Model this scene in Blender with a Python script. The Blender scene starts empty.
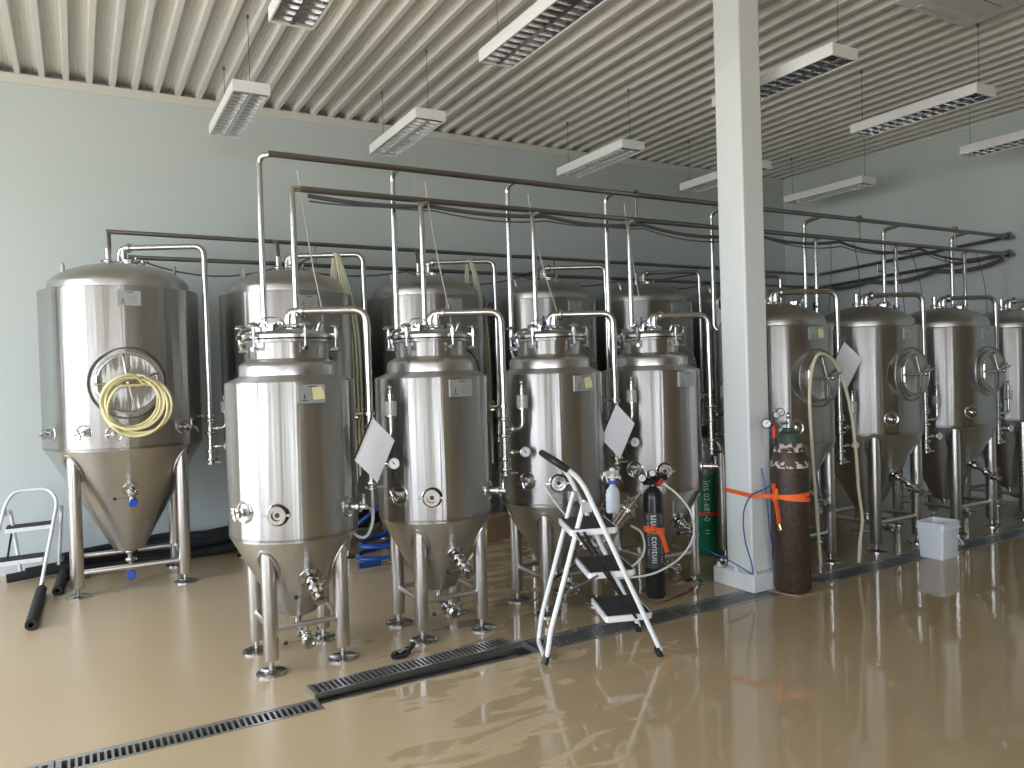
import bpy, math, random
from mathutils import Vector, Matrix
random.seed(7)
PI = math.pi
C = bpy.context.scene.collection
sc = bpy.context.scene
V = Vector

# ------------------------------------------------------------------ materials
def new_mat(name):
    m = bpy.data.materials.new(name); m.use_nodes = True
    nt = m.node_tree; b = nt.nodes['Principled BSDF']
    return m, nt, b

def simple(name, col, rough=.5, metal=0., var=.06, scale=8., bump=0., spec=.5, alpha=None, trans=0.):
    m, nt, b = new_mat(name)
    N = nt.nodes; L = nt.links
    tc = N.new('ShaderNodeTexCoord'); nz = N.new('ShaderNodeTexNoise')
    nz.inputs['Scale'].default_value = scale; nz.inputs['Detail'].default_value = 3
    L.new(tc.outputs['Object'], nz.inputs['Vector'])
    mx = N.new('ShaderNodeMix'); mx.data_type = 'RGBA'
    c = V(col)
    mx.inputs[6].default_value = (*(c*(1-var)), 1); mx.inputs[7].default_value = (*[min(1, k*(1+var)) for k in c], 1)
    L.new(nz.outputs['Fac'], mx.inputs[0]); L.new(mx.outputs[2], b.inputs['Base Color'])
    b.inputs['Roughness'].default_value = rough; b.inputs['Metallic'].default_value = metal
    b.inputs['Specular IOR Level'].default_value = spec
    b.inputs['Transmission Weight'].default_value = trans
    if alpha is not None: b.inputs['Alpha'].default_value = alpha
    if bump:
        bp = N.new('ShaderNodeBump'); bp.inputs['Strength'].default_value = bump; bp.inputs['Distance'].default_value = .01
        L.new(nz.outputs['Fac'], bp.inputs['Height']); L.new(bp.outputs['Normal'], b.inputs['Normal'])
    return m

def steel(name, col=(.62, .61, .585), rough=.24, aniso=.0, wav=.0, seed_obj=True):
    """stainless steel; wav = vertical waviness of rolled sheet"""
    m, nt, b = new_mat(name); N = nt.nodes; L = nt.links
    b.inputs['Metallic'].default_value = 1
    tc = N.new('ShaderNodeTexCoord')
    mp = N.new('ShaderNodeMapping'); mp.inputs['Scale'].default_value = (11, 11, .25)
    oi = N.new('ShaderNodeObjectInfo'); ad = N.new('ShaderNodeVectorMath'); ad.operation = 'ADD'
    sc_ = N.new('ShaderNodeVectorMath'); sc_.operation = 'SCALE'; sc_.inputs[3].default_value = 13
    L.new(oi.outputs['Random'], sc_.inputs[0]); L.new(tc.outputs['Object'], ad.inputs[0]); L.new(sc_.outputs[0], ad.inputs[1])
    L.new(ad.outputs[0], mp.inputs['Vector'])
    n1 = N.new('ShaderNodeTexNoise'); n1.inputs['Scale'].default_value = 1.; n1.inputs['Detail'].default_value = 3
    L.new(mp.outputs[0], n1.inputs['Vector'])
    # fine grain
    mp2 = N.new('ShaderNodeMapping'); mp2.inputs['Scale'].default_value = (60, 60, 3)
    L.new(tc.outputs['Object'], mp2.inputs['Vector'])
    n2 = N.new('ShaderNodeTexNoise'); n2.inputs['Scale'].default_value = 1; n2.inputs['Detail'].default_value = 3
    L.new(mp2.outputs[0], n2.inputs['Vector'])
    mr = N.new('ShaderNodeMapRange'); mr.inputs['To Min'].default_value = rough*.82; mr.inputs['To Max'].default_value = rough*1.2
    L.new(n2.outputs['Fac'], mr.inputs['Value']); L.new(mr.outputs[0], b.inputs['Roughness'])
    mx = N.new('ShaderNodeMix'); mx.data_type = 'RGBA'; c = V(col)
    mx.inputs[6].default_value = (*(c*.95), 1); mx.inputs[7].default_value = (*(c*1.05), 1)
    L.new(n2.outputs['Fac'], mx.inputs[0]); L.new(mx.outputs[2], b.inputs['Base Color'])
    if wav:
        bp = N.new('ShaderNodeBump'); bp.inputs['Strength'].default_value = 1; bp.inputs['Distance'].default_value = wav
        mp3 = N.new('ShaderNodeMapping'); mp3.inputs['Scale'].default_value = (42, 42, .5); L.new(ad.outputs[0], mp3.inputs['Vector'])
        n3 = N.new('ShaderNodeTexNoise'); n3.inputs['Scale'].default_value = 1; n3.inputs['Detail'].default_value = 2; L.new(mp3.outputs[0], n3.inputs['Vector'])
        ma = N.new('ShaderNodeMath'); ma.operation = 'MULTIPLY_ADD'; ma.inputs[1].default_value = .34
        L.new(n3.outputs['Fac'], ma.inputs[0]); L.new(n1.outputs['Fac'], ma.inputs[2])
        L.new(ma.outputs[0], bp.inputs['Height']); L.new(bp.outputs['Normal'], b.inputs['Normal'])
    if aniso:
        b.inputs['Anisotropic'].default_value = aniso; b.inputs['Anisotropic Rotation'].default_value = .25
        tg = N.new('ShaderNodeTangent'); tg.direction_type = 'RADIAL'; tg.axis = 'Z'
        L.new(tg.outputs[0], b.inputs['Tangent'])
    return m

M = {}
M['jacket'] = steel('brushed_jacket_steel', (.53, .525, .52), .36, 1., .0042)
M['satin'] = steel('satin_dome_steel', (.52, .51, .50), .33, .0, .0)
M['cone'] = steel('cone_steel', (.58, .57, .55), .34, .8, .0014)
M['pipe'] = steel('polished_pipe_steel', (.58, .575, .56), .2)
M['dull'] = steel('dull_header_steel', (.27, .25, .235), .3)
M['fit'] = steel('fitting_steel', (.56, .555, .545), .17)
M['grate'] = steel('drain_steel', (.50, .50, .49), .36)
M['leg'] = steel('leg_steel', (.62, .61, .6), .3)
M['wall'] = simple('painted_wall', (.57, .635, .635), .75, var=.02, scale=1.2)
M['frame'] = simple('dark_window_frame', (.12, .12, .12), .5)
M['wall_dark'] = simple('unlit_side_wall', (.16, .135, .11), .7, var=.15, scale=1.5)  # shade put into the colour: stands in for the unlit room, darkens tank reflections
M['white'] = simple('white_enamel', (.86, .88, .89), .35, var=.02)
M['colw'] = simple('white_column_paint', (.82, .86, .86), .45, var=.02)
M['trim'] = simple('trim_paint', (.66, .665, .61), .6, var=.02)
M['black'] = simple('black_rubber', (.018, .018, .02), .5, var=.2)
M['blackgloss'] = simple('black_gloss', (.02, .02, .022), .25, var=.1)
M['mat'] = simple('step_mat_rubber', (.03, .03, .032), .75, var=.3, scale=60, bump=.3)
M['foam'] = simple('black_foam', (.022, .022, .024), .85, var=.3, scale=30, bump=.3)
M['blue'] = simple('blue_plastic', (.02, .10, .55), .35)
M['bluehose'] = simple('blue_hose', (.012, .06, .26), .3, var=.3, scale=14)
M['bluetube'] = simple('blue_tube', (.02, .07, .32), .3)
M['yhose'] = simple('yellow_hose', (.80, .74, .42), .35, var=.05)
M['chose'] = simple('cream_hose', (.66, .62, .46), .4, var=.05)
M['ghose'] = simple('pale_green_hose', (.52, .57, .42), .4, var=.05)
M['whose'] = simple('white_hose', (.78, .78, .74), .35, var=.04)
M['orange'] = simple('orange_webbing', (1.0, .16, .035), .6, var=.05, scale=60)
M['red'] = simple('red_webbing', (.85, .07, .02), .6, var=.05, scale=60)
M['redpl'] = simple('red_plastic', (.55, .04, .02), .4)
M['paper'] = simple('paper', (.86, .87, .93), .6, var=.03, scale=30)
M['note'] = simple('yellow_note', (.83, .80, .42), .6, var=.03)
M['plate'] = simple('label_plate', (.42, .44, .44), .4, .4, var=.04)
M['ink'] = simple('ink', (.03, .03, .03), .5)
M['dial'] = simple('dial_white', (.75, .78, .80), .3, var=.02)
M['card'] = simple('cardboard', (.42, .30, .19), .8, var=.15, scale=12)
M['bucket'] = simple('bucket_plastic', (.84, .89, .95), .35, var=.02)
M['green'] = simple('green_cylinder_paint', (.01, .17, .085), .35, var=.12, scale=6)
M['brown'] = simple('worn_brown_paint', (.085, .045, .033), .5, var=.35, scale=22, bump=.25)
M['ochre'] = simple('scratched_shoulder', (.30, .22, .16), .6, var=.75, scale=45, bump=.4)
M['brass'] = simple('brass', (.75, .55, .25), .3, 1.)
M['spray'] = simple('translucent_bottle', (.72, .80, .88), .3, var=.03)
M['ac'] = simple('aircon_plastic', (.78, .78, .76), .45, var=.02)
M['acg'] = simple('aircon_grille', (.62, .62, .62), .6, var=.05, scale=40)
M['louver'] = steel('louver_aluminium', (.85, .85, .86), .14)
M['lampin'] = simple('lamp_reflector', (.7, .7, .7), .3, .6)
M['cable'] = simple('grey_cable', (.10, .10, .105), .5)
M['pcable'] = simple('pale_cable', (.5, .52, .52), .5)
M['glass'] = simple('clear_tube', (.75, .78, .78), .1, var=.02, alpha=.45)
M['dark'] = simple('light_block_dark', (.03, .03, .03), .8)
M['txt'] = simple('white_print', (.75, .77, .77), .5, var=.02)

def worn_brown():
    m, nt, b = new_mat('worn_brown_steel'); N = nt.nodes; L = nt.links
    tc = N.new('ShaderNodeTexCoord')
    mp = N.new('ShaderNodeMapping'); mp.inputs['Scale'].default_value = (40, 40, 28); L.new(tc.outputs['Object'], mp.inputs[0])
    n = N.new('ShaderNodeTexNoise'); n.inputs['Scale'].default_value = 1.4; n.inputs['Detail'].default_value = 6; L.new(mp.outputs[0], n.inputs[0])
    r = N.new('ShaderNodeValToRGB'); r.color_ramp.elements[0].color = (.030, .017, .013, 1); r.color_ramp.elements[0].position = .3
    r.color_ramp.elements[1].color = (.085, .052, .040, 1); r.color_ramp.elements[1].position = .75
    L.new(n.outputs['Fac'], r.inputs[0]); L.new(r.outputs[0], b.inputs['Base Color'])
    b.inputs['Roughness'].default_value = .48
    bp = N.new('ShaderNodeBump'); bp.inputs['Strength'].default_value = .3; bp.inputs['Distance'].default_value = .004
    L.new(n.outputs['Fac'], bp.inputs['Height']); L.new(bp.outputs[0], b.inputs['Normal'])
    return m
M['brown'] = worn_brown()

def scratched():
    m, nt, b = new_mat('flaked_shoulder_paint'); N = nt.nodes; L = nt.links
    tc = N.new('ShaderNodeTexCoord')
    n = N.new('ShaderNodeTexVoronoi'); n.inputs['Scale'].default_value = 38; L.new(tc.outputs['Object'], n.inputs['Vector'])
    n2 = N.new('ShaderNodeTexNoise'); n2.inputs['Scale'].default_value = 30; L.new(tc.outputs['Object'], n2.inputs['Vector'])
    r = N.new('ShaderNodeValToRGB'); r.color_ramp.interpolation = 'CONSTANT'
    e = r.color_ramp.elements; e[0].color = (.09, .045, .03, 1); e[1].position = .5; e[1].color = (.62, .58, .50, 1)
    L.new(n2.outputs['Fac'], r.inputs[0]); L.new(r.outputs[0], b.inputs['Base Color']); b.inputs['Roughness'].default_value = .55
    return m
M['flake'] = scratched()

def floor_mat():
    m, nt, b = new_mat('beige_epoxy_floor'); N = nt.nodes; L = nt.links
    tc = N.new('ShaderNodeTexCoord'); sep = N.new('ShaderNodeSeparateXYZ'); L.new(tc.outputs['Object'], sep.inputs[0])
    big = N.new('ShaderNodeTexNoise'); big.inputs['Scale'].default_value = 1.3; big.inputs['Detail'].default_value = 4
    L.new(tc.outputs['Object'], big.inputs['Vector'])
    # colour
    cr = N.new('ShaderNodeMix'); cr.data_type = 'RGBA'
    cr.inputs[6].default_value = (.57, .435, .265, 1); cr.inputs[7].default_value = (.64, .50, .32, 1)
    L.new(big.outputs['Fac'], cr.inputs[0])
    # water mask : wetter towards +X and towards -Y in front of the drain
    def math_(op, a, bb, clamp=False):
        n = N.new('ShaderNodeMath'); n.operation = op; n.use_clamp = clamp
        for i, v in enumerate((a, bb)):
            if isinstance(v, (int, float)): n.inputs[i].default_value = v
            else: L.new(v, n.inputs[i])
        return n.outputs[0]
    a = math_('MULTIPLY', sep.outputs['X'], .55)
    a = math_('ADD', a, math_('MULTIPLY', sep.outputs['Y'], -.28))
    a = math_('ADD', a, -.05)
    st = N.new('ShaderNodeMapping'); st.inputs['Scale'].default_value = (1, 3.2, 1); st.inputs['Rotation'].default_value = (0, 0, .3)
    L.new(tc.outputs['Object'], st.inputs[0])
    pn = N.new('ShaderNodeTexNoise'); pn.inputs['Scale'].default_value = 1.9; pn.inputs['Detail'].default_value = 5; pn.inputs['Distortion'].default_value = .6
    L.new(st.outputs[0], pn.inputs['Vector'])
    w = math_('ADD', a, math_('MULTIPLY', math_('SUBTRACT', pn.outputs['Fac'], .5), 2.4))
    wet = N.new('ShaderNodeMapRange'); wet.inputs['From Min'].default_value = -.02; wet.inputs['From Max'].default_value = .05
    L.new(w, wet.inputs['Value'])
    ro = N.new('ShaderNodeMapRange'); ro.inputs['To Min'].default_value = .3; ro.inputs['To Max'].default_value = .035
    L.new(wet.outputs[0], ro.inputs['Value']); L.new(ro.outputs[0], b.inputs['Roughness'])
    dk = N.new('ShaderNodeMix'); dk.data_type = 'RGBA'; dk.blend_type = 'MULTIPLY'
    dk.inputs[7].default_value = (.80, .79, .76, 1)
    L.new(wet.outputs[0], dk.inputs[0]); L.new(cr.outputs[2], dk.inputs[6]); L.new(dk.outputs[2], b.inputs['Base Color'])
    rp = N.new('ShaderNodeTexNoise'); rp.inputs['Scale'].default_value = 5; rp.inputs['Detail'].default_value = 2
    L.new(st.outputs[0], rp.inputs['Vector'])
    hh = math_('ADD', math_('MULTIPLY', wet.outputs[0], .12), math_('MULTIPLY', rp.outputs['Fac'], .25))
    bp = N.new('ShaderNodeBump'); bp.inputs['Strength'].default_value = .35; bp.inputs['Distance'].default_value = .006
    L.new(hh, bp.inputs['Height']); L.new(bp.outputs[0], b.inputs['Normal'])
    b.inputs['IOR'].default_value = 1.5
    return m
M['floor'] = floor_mat()

# ------------------------------------------------------------------ mesh builder
class G:
    def __init__(s): s.v = []; s.f = []; s.mi = []; s.cur = 0
    def m(s, i): s.cur = i; return s
    def _add(s, vs, fs, T=None):
        o = len(s.v)
        for p in vs: s.v.append(T @ V(p) if T is not None else V(p))
        for f in fs: s.f.append([o+i for i in f]); s.mi.append(s.cur)
    def box(s, x0, x1, y0, y1, z0, z1, T=None):
        vs = [(x, y, z) for z in (z0, z1) for y in (y0, y1) for x in (x0, x1)]
        s._add(vs, [(0, 2, 3, 1), (4, 5, 7, 6), (0, 1, 5, 4), (2, 6, 7, 3), (0, 4, 6, 2), (1, 3, 7, 5)], T); return s
    def lathe(s, prof, seg=24, T=None, sx=1., sy=1.):
        vs = []; fs = []; rings = []
        for r, z in prof:
            if r <= 1e-6: rings.append([len(vs)]); vs.append((0, 0, z))
            else:
                rings.append(list(range(len(vs), len(vs)+seg)))
                vs += [(r*sx*math.cos(2*PI*i/seg), r*sy*math.sin(2*PI*i/seg), z) for i in range(seg)]
        for a, b in zip(rings, rings[1:]):
            for i in range(seg):
                j = (i+1) % seg
                if len(a) == 1 and len(b) == 1: continue
                if len(a) == 1: fs.append((a[0], b[j], b[i]))
                elif len(b) == 1: fs.append((a[i], a[j], b[0]))
                else: fs.append((a[i], a[j], b[j], b[i]))
        s._add(vs, fs, T); return s
    def cyl(s, p0, p1, r, seg=12, r1=None):
        p0 = V(p0); p1 = V(p1); d = p1-p0; L = d.length
        T = Matrix.Translation(p0) @ d.to_track_quat('Z', 'Y').to_matrix().to_4x4()
        return s.lathe([(0, 0), (r, 0), (r if r1 is None else r1, L), (0, L)], seg, T)
    def sph(s, c, r, seg=12, sc_=(1, 1, 1)):
        n = seg//2
        T = Matrix.Translation(V(c)) @ Matrix.Diagonal((*sc_, 1))
        return s.lathe([(r*math.sin(PI*i/n), -r*math.cos(PI*i/n)) for i in range(n+1)], seg, T)
    def tube(s, pts, r, seg=10, bend=0., closed=False, nb=6, rect=None):
        pts = [V(p) for p in pts]
        if bend and not closed:
            out = [pts[0]]
            for a, b, c in zip(pts, pts[1:], pts[2:]):
                d1 = (a-b); d2 = (c-b); k = min(bend, d1.length*.48, d2.length*.48)
                p, q = b+d1.normalized()*k, b+d2.normalized()*k
                for i in range(nb+1):
                    t = i/nb; out.append(p*(1-t)**2+b*2*t*(1-t)+q*t*t)
            out.append(pts[-1]); pts = out
        n = len(pts); rings = []
        tan = []
        for i in range(n):
            if closed: t = pts[(i+1) % n]-pts[i-1]
            else: t = pts[min(i+1, n-1)]-pts[max(i-1, 0)]
            tan.append(t.normalized() if t.length > 1e-9 else V((0, 0, 1)))
        ref = V((0, 0, 1)) if abs(tan[0].z) < .9 else V((0, 1, 0))
        u = (ref-tan[0]*ref.dot(tan[0])).normalized()
        vs = []
        if rect: prof = [(-rect[0], -rect[1]), (rect[0], -rect[1]), (rect[0], rect[1]), (-rect[0], rect[1])]; seg = 4
        else: prof = [(r*math.cos(2*PI*k/seg), r*math.sin(2*PI*k/seg)) for k in range(seg)]
        for i in range(n):
            if i:
                u = u-tan[i]*u.dot(tan[i])
                u = u.normalized() if u.length > 1e-6 else ref
            w = tan[i].cross(u)
            rings.append(list(range(len(vs), len(vs)+seg)))
            for a, b in prof: vs.append(pts[i]+u*a+w*b)
        fs = []
        rng = range(n if closed else n-1)
        for i in rng:
            a = rings[i]; b = rings[(i+1) % n]
            for k in range(seg):
                j = (k+1) % seg; fs.append((a[k], a[j], b[j], b[k]))
        if not closed: fs.append(tuple(reversed(rings[0]))); fs.append(tuple(rings[-1]))
        s._add(vs, fs); return s
    def prism(s, poly, z0, z1, T=None):
        n = len(poly)
        vs = [(x, y, z0) for x, y in poly]+[(x, y, z1) for x, y in poly]
        fs = [tuple(reversed(range(n))), tuple(range(n, 2*n))]+[(i, (i+1) % n, n+(i+1) % n, n+i) for i in range(n)]
        s._add(vs, fs, T); return s
    def build(s, name, mats, parent=None, smooth=38, bevel=0):
        me = bpy.data.meshes.new(name)
        me.from_pydata([tuple(p) for p in s.v], [], s.f)
        if not isinstance(mats, (list, tuple)): mats = [mats]
        for m in mats: me.materials.append(M[m] if isinstance(m, str) else m)
        me.polygons.foreach_set('material_index', s.mi)
        me.update()
        if smooth:
            me.polygons.foreach_set('use_smooth', [True]*len(me.polygons))
            me.set_sharp_from_angle(angle=math.radians(smooth))
        o = bpy.data.objects.new(name, me); C.objects.link(o)
        if parent: o.parent = parent
        if bevel:
            md = o.modifiers.new('bevel', 'BEVEL'); md.width = bevel; md.segments = 2; md.limit_method = 'ANGLE'
        return o

def tag(o, label, cat, group=None, kind=None):
    o['label'] = label; o['category'] = cat
    if group: o['group'] = group
    if kind: o['kind'] = kind
    return o
def thing(name, label, cat, loc=(0, 0, 0), rz=0, group=None):
    o = bpy.data.objects.new(name, None); C.objects.link(o)
    o.location = loc; o.rotation_euler = (0, 0, rz); o.empty_display_size = .1
    return tag(o, label, cat, group)
def struct(g, name, m, **k):
    o = g.build(name, m, **k); o['kind'] = 'structure'; return o
def copy_tree(o, parent=None):
    c = o.copy(); C.objects.link(c)
    if parent: c.parent = parent
    for ch in list(o.children): copy_tree(ch, c)
    return c
def TM(p, out, up=(0, 0, 1)):
    """frame at p with local z = out, local y near up"""
    z = V(out).normalized(); up = V(up)
    x = up.cross(z)
    if x.length < 1e-4: x = V((1, 0, 0))
    x.normalize(); y = z.cross(x)
    m = Matrix((x, y, z)).transposed().to_4x4()
    return Matrix.Translation(V(p)) @ m
def outv(th): a = math.radians(th); return V((math.sin(a), -math.cos(a), 0))

# ------------------------------------------------------------------ room
XL, XR, YF, YB, ZC = -4.0, 8.20, -5.0, 7.1, 3.885
# floor with a slot for the drain
g = G()
def quad(g, x0, x1, y0, y1, z): g._add([(x0, y0, z), (x1, y0, z), (x1, y1, z), (x0, y1, z)], [(0, 1, 2, 3)])
DX = .9
for (x0, x1, y0, y1) in ((XL-.1, DX, YF-.1, 3.345), (XL-.1, DX, 3.475, YB+.2), (DX, 8.0, YF-.1, 3.40), (DX, 8.0, 3.60, YB+.2), (8.0, XR+.1, YF-.1, YB+.2)):
    g.box(x0, x1, y0, y1, -.12, 0)
g.box(XL-.1, XR+.1, YF-.1, YB+.2, -.2, -.12)
struct(g, 'floor', 'floor', smooth=0)

g = G().box(XL-.2, XR+.2, YB, YB+.2, 0, ZC).box(XL-.2, XR+.2, YB+.12, YB+.2, ZC, ZC+.2)
struct(g, 'wall_back', 'wall', smooth=0)
struct(G().box(XR, XR+.2, YF, YB, 0, ZC+.2), 'wall_right', 'wall', smooth=0)
def wall_with_openings(name, axis, pos, a0, a1, holes, z1=ZC+.1, th=.25):
    """wall along an axis, openings (a, b, z0, z1)"""
    g = G()
    def bx(a, b, z0, z1_):
        if b-a < 1e-4 or z1_-z0 < 1e-4: return
        if axis == 'y': g.box(pos-th, pos, a, b, z0, z1_)
        else: g.box(a, b, pos-th, pos, z0, z1_)
    cur = a0
    for (a, b, z0, zz) in holes:
        bx(cur, a, 0, z1); bx(a, b, 0, z0); bx(a, b, zz, z1); cur = b
    bx(cur, a1, 0, z1)
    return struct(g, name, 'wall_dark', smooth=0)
HL = [(-4.2, -2.4, .6, 3.3), (-1.9, -.1, .6, 3.3), (.4, 2.2, .6, 3.3), (2.7, 6.1, .02, 3.5)]
HF = [(-3.4, -2.0, .6, 3.3), (-1.5, .3, .02, 3.3)]
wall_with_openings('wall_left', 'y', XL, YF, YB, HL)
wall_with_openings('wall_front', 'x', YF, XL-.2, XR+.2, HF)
def win_frame(name, axis, pos, h, nv, nh):
    a, b, z0, z1 = h; g = G(); w = .05
    def bx(a_, b_, c, d):
        if axis == 'y': g.box(pos-.14, pos-.08, a_, b_, c, d)
        else: g.box(a_, b_, pos-.14, pos-.08, c, d)
    bx(a, a+w, z0, z1); bx(b-w, b, z0, z1); bx(a, b, z0, z0+w); bx(a, b, z1-w, z1)
    for i in range(1, nv): x = a+(b-a)*i/nv; bx(x-.035, x+.035, z0, z1)
    for i in range(1, nh): z = z0+(z1-z0)*i/nh; bx(a, b, z-.025, z+.025)
    struct(g, name, 'frame', smooth=0)
k = 0
for ax, pos, hs in (('y', XL, HL), ('x', YF, HF)):
    for h in hs:
        k += 1; win_frame('window_%d' % k, ax, pos, h, 6 if h[1]-h[0] > 3 else 4, 2)

# corrugated ceiling: crests towards the room every 165 mm, ribs run in depth
g = G(); P_ = .165
sec = []
nr = int((XR-XL)/P_)+4
x_first = -math.ceil((-XL)/P_)*P_-P_
for i in range(nr):
    x = x_first+i*P_+.005
    sec += [(x-.028, .060), (x-.019, .0), (x+.019, .0), (x+.028, .060)]
    for c in (.058, .083, .107): sec += [(x+c-.008, .060), (x+c-.004, .064), (x+c+.004, .064), (x+c+.008, .060)]
y0, y1 = YF-.1, YB+.12
vs = [(x, y0, ZC+z) for x, z in sec]+[(x, y1, ZC+z) for x, z in sec]
n = len(sec)
g._add(vs, [(i, n+i, n+i+1, i+1) for i in range(n-1)])
struct(g, 'ceiling', simple('ceiling_sheet', (.72, .715, .675), .5, var=.02), smooth=0)
struct(G().box(XL-.3, XR+.3, YF-.3, YB+.3, ZC+.12, ZC+.22), 'light_block_slab', 'dark', smooth=0)  # unseen slab added above the ceiling sheet to block outside light
struct(G().box(XL, XR, YB-.012, YB, ZC-.075, ZC), 'trim_2', 'trim', smooth=0)
struct(G().box(XR-.012, XR, YF, YB-.012, ZC-.03, ZC), 'trim_3', 'trim', smooth=0)
# panel joint trims on the back wall
struct(G().box(2.98, 2.99, YB-.004, YB, 1.2, ZC-.08), 'trim_4', 'trim', smooth=0)

# ------------------------------------------------------------------ column
g = G().box(3.742, 3.932, 3.565, 3.79, .11, ZC+.05)
col = thing('steel_column', 'white square steel column standing on a bolted box footing', 'column', (0, 0, 0))
g.build('column_shaft', 'colw', col, bevel=.012)
G().box(3.687, 3.975, 3.505, 3.862, 0, .11).build('column_footing', 'colw', col, bevel=.006)
for x, y in ((3.725, 3.535), (3.94, 3.533), (3.712, 3.68), (3.712, 3.835)):
    G().lathe([(0, 0), (.016, 0), (.016, .012), (.011, .014), (.011, .026), (0, .028)], 8, Matrix.Translation((x, y, .11))).build('bolt', 'colw', col)

# ------------------------------------------------------------------ small fittings
def ferrule(g, p, ax, r, w=.022):
    T = TM(V(p)-V(ax).normalized()*w/2, ax, (0, 0, 1) if abs(V(ax).normalized().z) < .9 else (0, 1, 0))
    g.lathe([(r, 0), (r*1.6, 0), (r*1.75, w*.35), (r*1.75, w*.65), (r*1.6, w), (r, w)], 14, T)
    g.box(r*1.4, r*2.3, -.006, .006, w*.2, w*.8, T)
def lever(g, p, d, L=.09, ball=True, mat_ball=1):
    p = V(p); d = V(d).normalized(); g.m(0).cyl(p, p+d*L, .0035, 6)
    if ball: g.m(mat_ball).sph(p+d*L, .012, 8)
    g.m(0)
def gauge(parent, p, out, r=.032, name='pressure_gauge'):
    g = G(); T = TM(p, out)
    g.m(0).lathe([(0, -.02), (r*.9, -.02), (r, -.014), (r, .004), (r*.9, .006), (r*.86, .001)], 18, T)
    g.m(1).lathe([(0, .0015), (r*.87, .0015)], 18, T)
    g.m(2).lathe([(0, .0036), (r*.14, .0036)], 10, T); g.box(-.002, .002, -r*.2, r*.6, .002, .0035, T @ Matrix.Rotation(.7, 4, 'Z'))
    for k in range(9):
        g.box(-.0008, .0008, r*.64, r*.8, .002, .0028, T @ Matrix.Rotation(-2.2+k*.55, 4, 'Z'))
    return g.build(name, ['fit', 'dial', 'ink'], parent)

def body_port(root, th, R, z, kind):
    p = outv(th)*R+V((0, 0, z)); T = TM(p, outv(th)); g = G()
    g.lathe([(.056, -.02), (.056, .002), (.052, .004), (.042, .001)], 24, T)
    if kind == 'glass':
        g.lathe([(.045, -.01), (.045, .02), (.04, .026), (.03, .026), (.028, .016), (0, .016)], 20, T)
        ferrule(g, p+outv(th)*.02, outv(th), .027)
        g.m(1).lathe([(.050, .010), (.047, .024), (.042, .027), (.0405, .024)], 24, T); g.lathe([(.0, .0165), (.012, .0165)], 12, T); g.m(0)
        g.box(-.075, -.03, -.004, .004, .012, .02, T)
        g.build('sight_port', ['fit', 'ink'], root)
    elif kind == 'valve':
        g.lathe([(.02, 0), (.02, .05), (.028, .052), (.028, .066), (.014, .068), (.014, .10), (0, .10)], 16, T)
        g.cyl(T @ V((0, 0, .085)), T @ V((.0, .05, .085)), .008, 8); g.sph(T @ V((0, .055, .085)), .013, 8)
        g.tube([T @ V((0, 0, .09)), T @ V((.03, -.01, .10)), T @ V((.045, -.035, .10))], .007, 8, .02)
        g.build('sample_valve', 'fit', root)
    elif kind == 'knob':
        g.lathe([(.02, 0), (.02, .04), (.03, .042), (.03, .055), (0, .057)], 16, T)
        for k in range(4):
            a = PI/2*k+.4; g.cyl(T @ V((0, 0, .06)), T @ V((.033*math.cos(a), .033*math.sin(a), .064)), .0045, 6)
        g.build('port_handwheel', 'fit', root)
    elif kind == 'probe':
        g.lathe([(.018, 0), (.018, .03), (.010, .032), (.010, .07), (0, .07)], 12, T)
        g.tube([T @ V((0, 0, .06)), T @ V((-.03, .0, .062)), T @ V((-.05, .01, .04))], .005, 6, .01)
        g.build('temperature_probe', 'fit', root)

def label_plate(root, th, R, z, w=.135, h=.092):
    T = TM(outv(th)*(R-.002)+V((0, 0, z)), outv(th)); g = G()
    g.m(0).box(-w/2, w/2, -h/2, h/2, -.012, .008, T)
    g.m(1).box(-w*.1, w*.2, h*.36, h*.41, .008, .0086, T)
    g.box(-w*.38, -w*.14, -h*.36, -h*.32, .008, .0086, T)
    g._add([T @ V(p) for p in ((-w*.28, -h*.26, .0087), (-w*.24, -h*.26, .0087), (-w*.235, -h*.08, .0087), (-w*.26, h*.02, .0087), (-w*.285, -h*.08, .0087))], [(0, 1, 2, 3, 4)])
    for k in range(4): g.box(-w*.02, w*.34, -h*.30+k*h*.13, -h*.29+k*h*.13, .008, .0085, T)
    return g.build('label_plate', ['plate', 'ink'], root, smooth=0)

def sticky(root, th, R, z):
    T = TM(outv(th)*(R+.0075)+V((0, 0, z)), outv(th)) @ Matrix.Rotation(.05, 4, 'Z')
    g = G(); n = 5; vs = []; fs = []
    for j in range(n+1):
        y = .032-.062*j/n; b = .0012+.006*(j/n)**2
        vs += [(-.030, y, b), (.030, y, b), (-.030, y, b+.0006), (.030, y, b+.0006)]
    for j in range(n):
        a = 4*j; fs += [(a, a+1, a+5, a+4), (a+2, a+6, a+7, a+3)]
    g._add([T @ V(p) for p in vs], fs)
    o = g.build('sticky_note', 'note', root); o['label'] = 'small yellow sticky note'; return o

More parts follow.
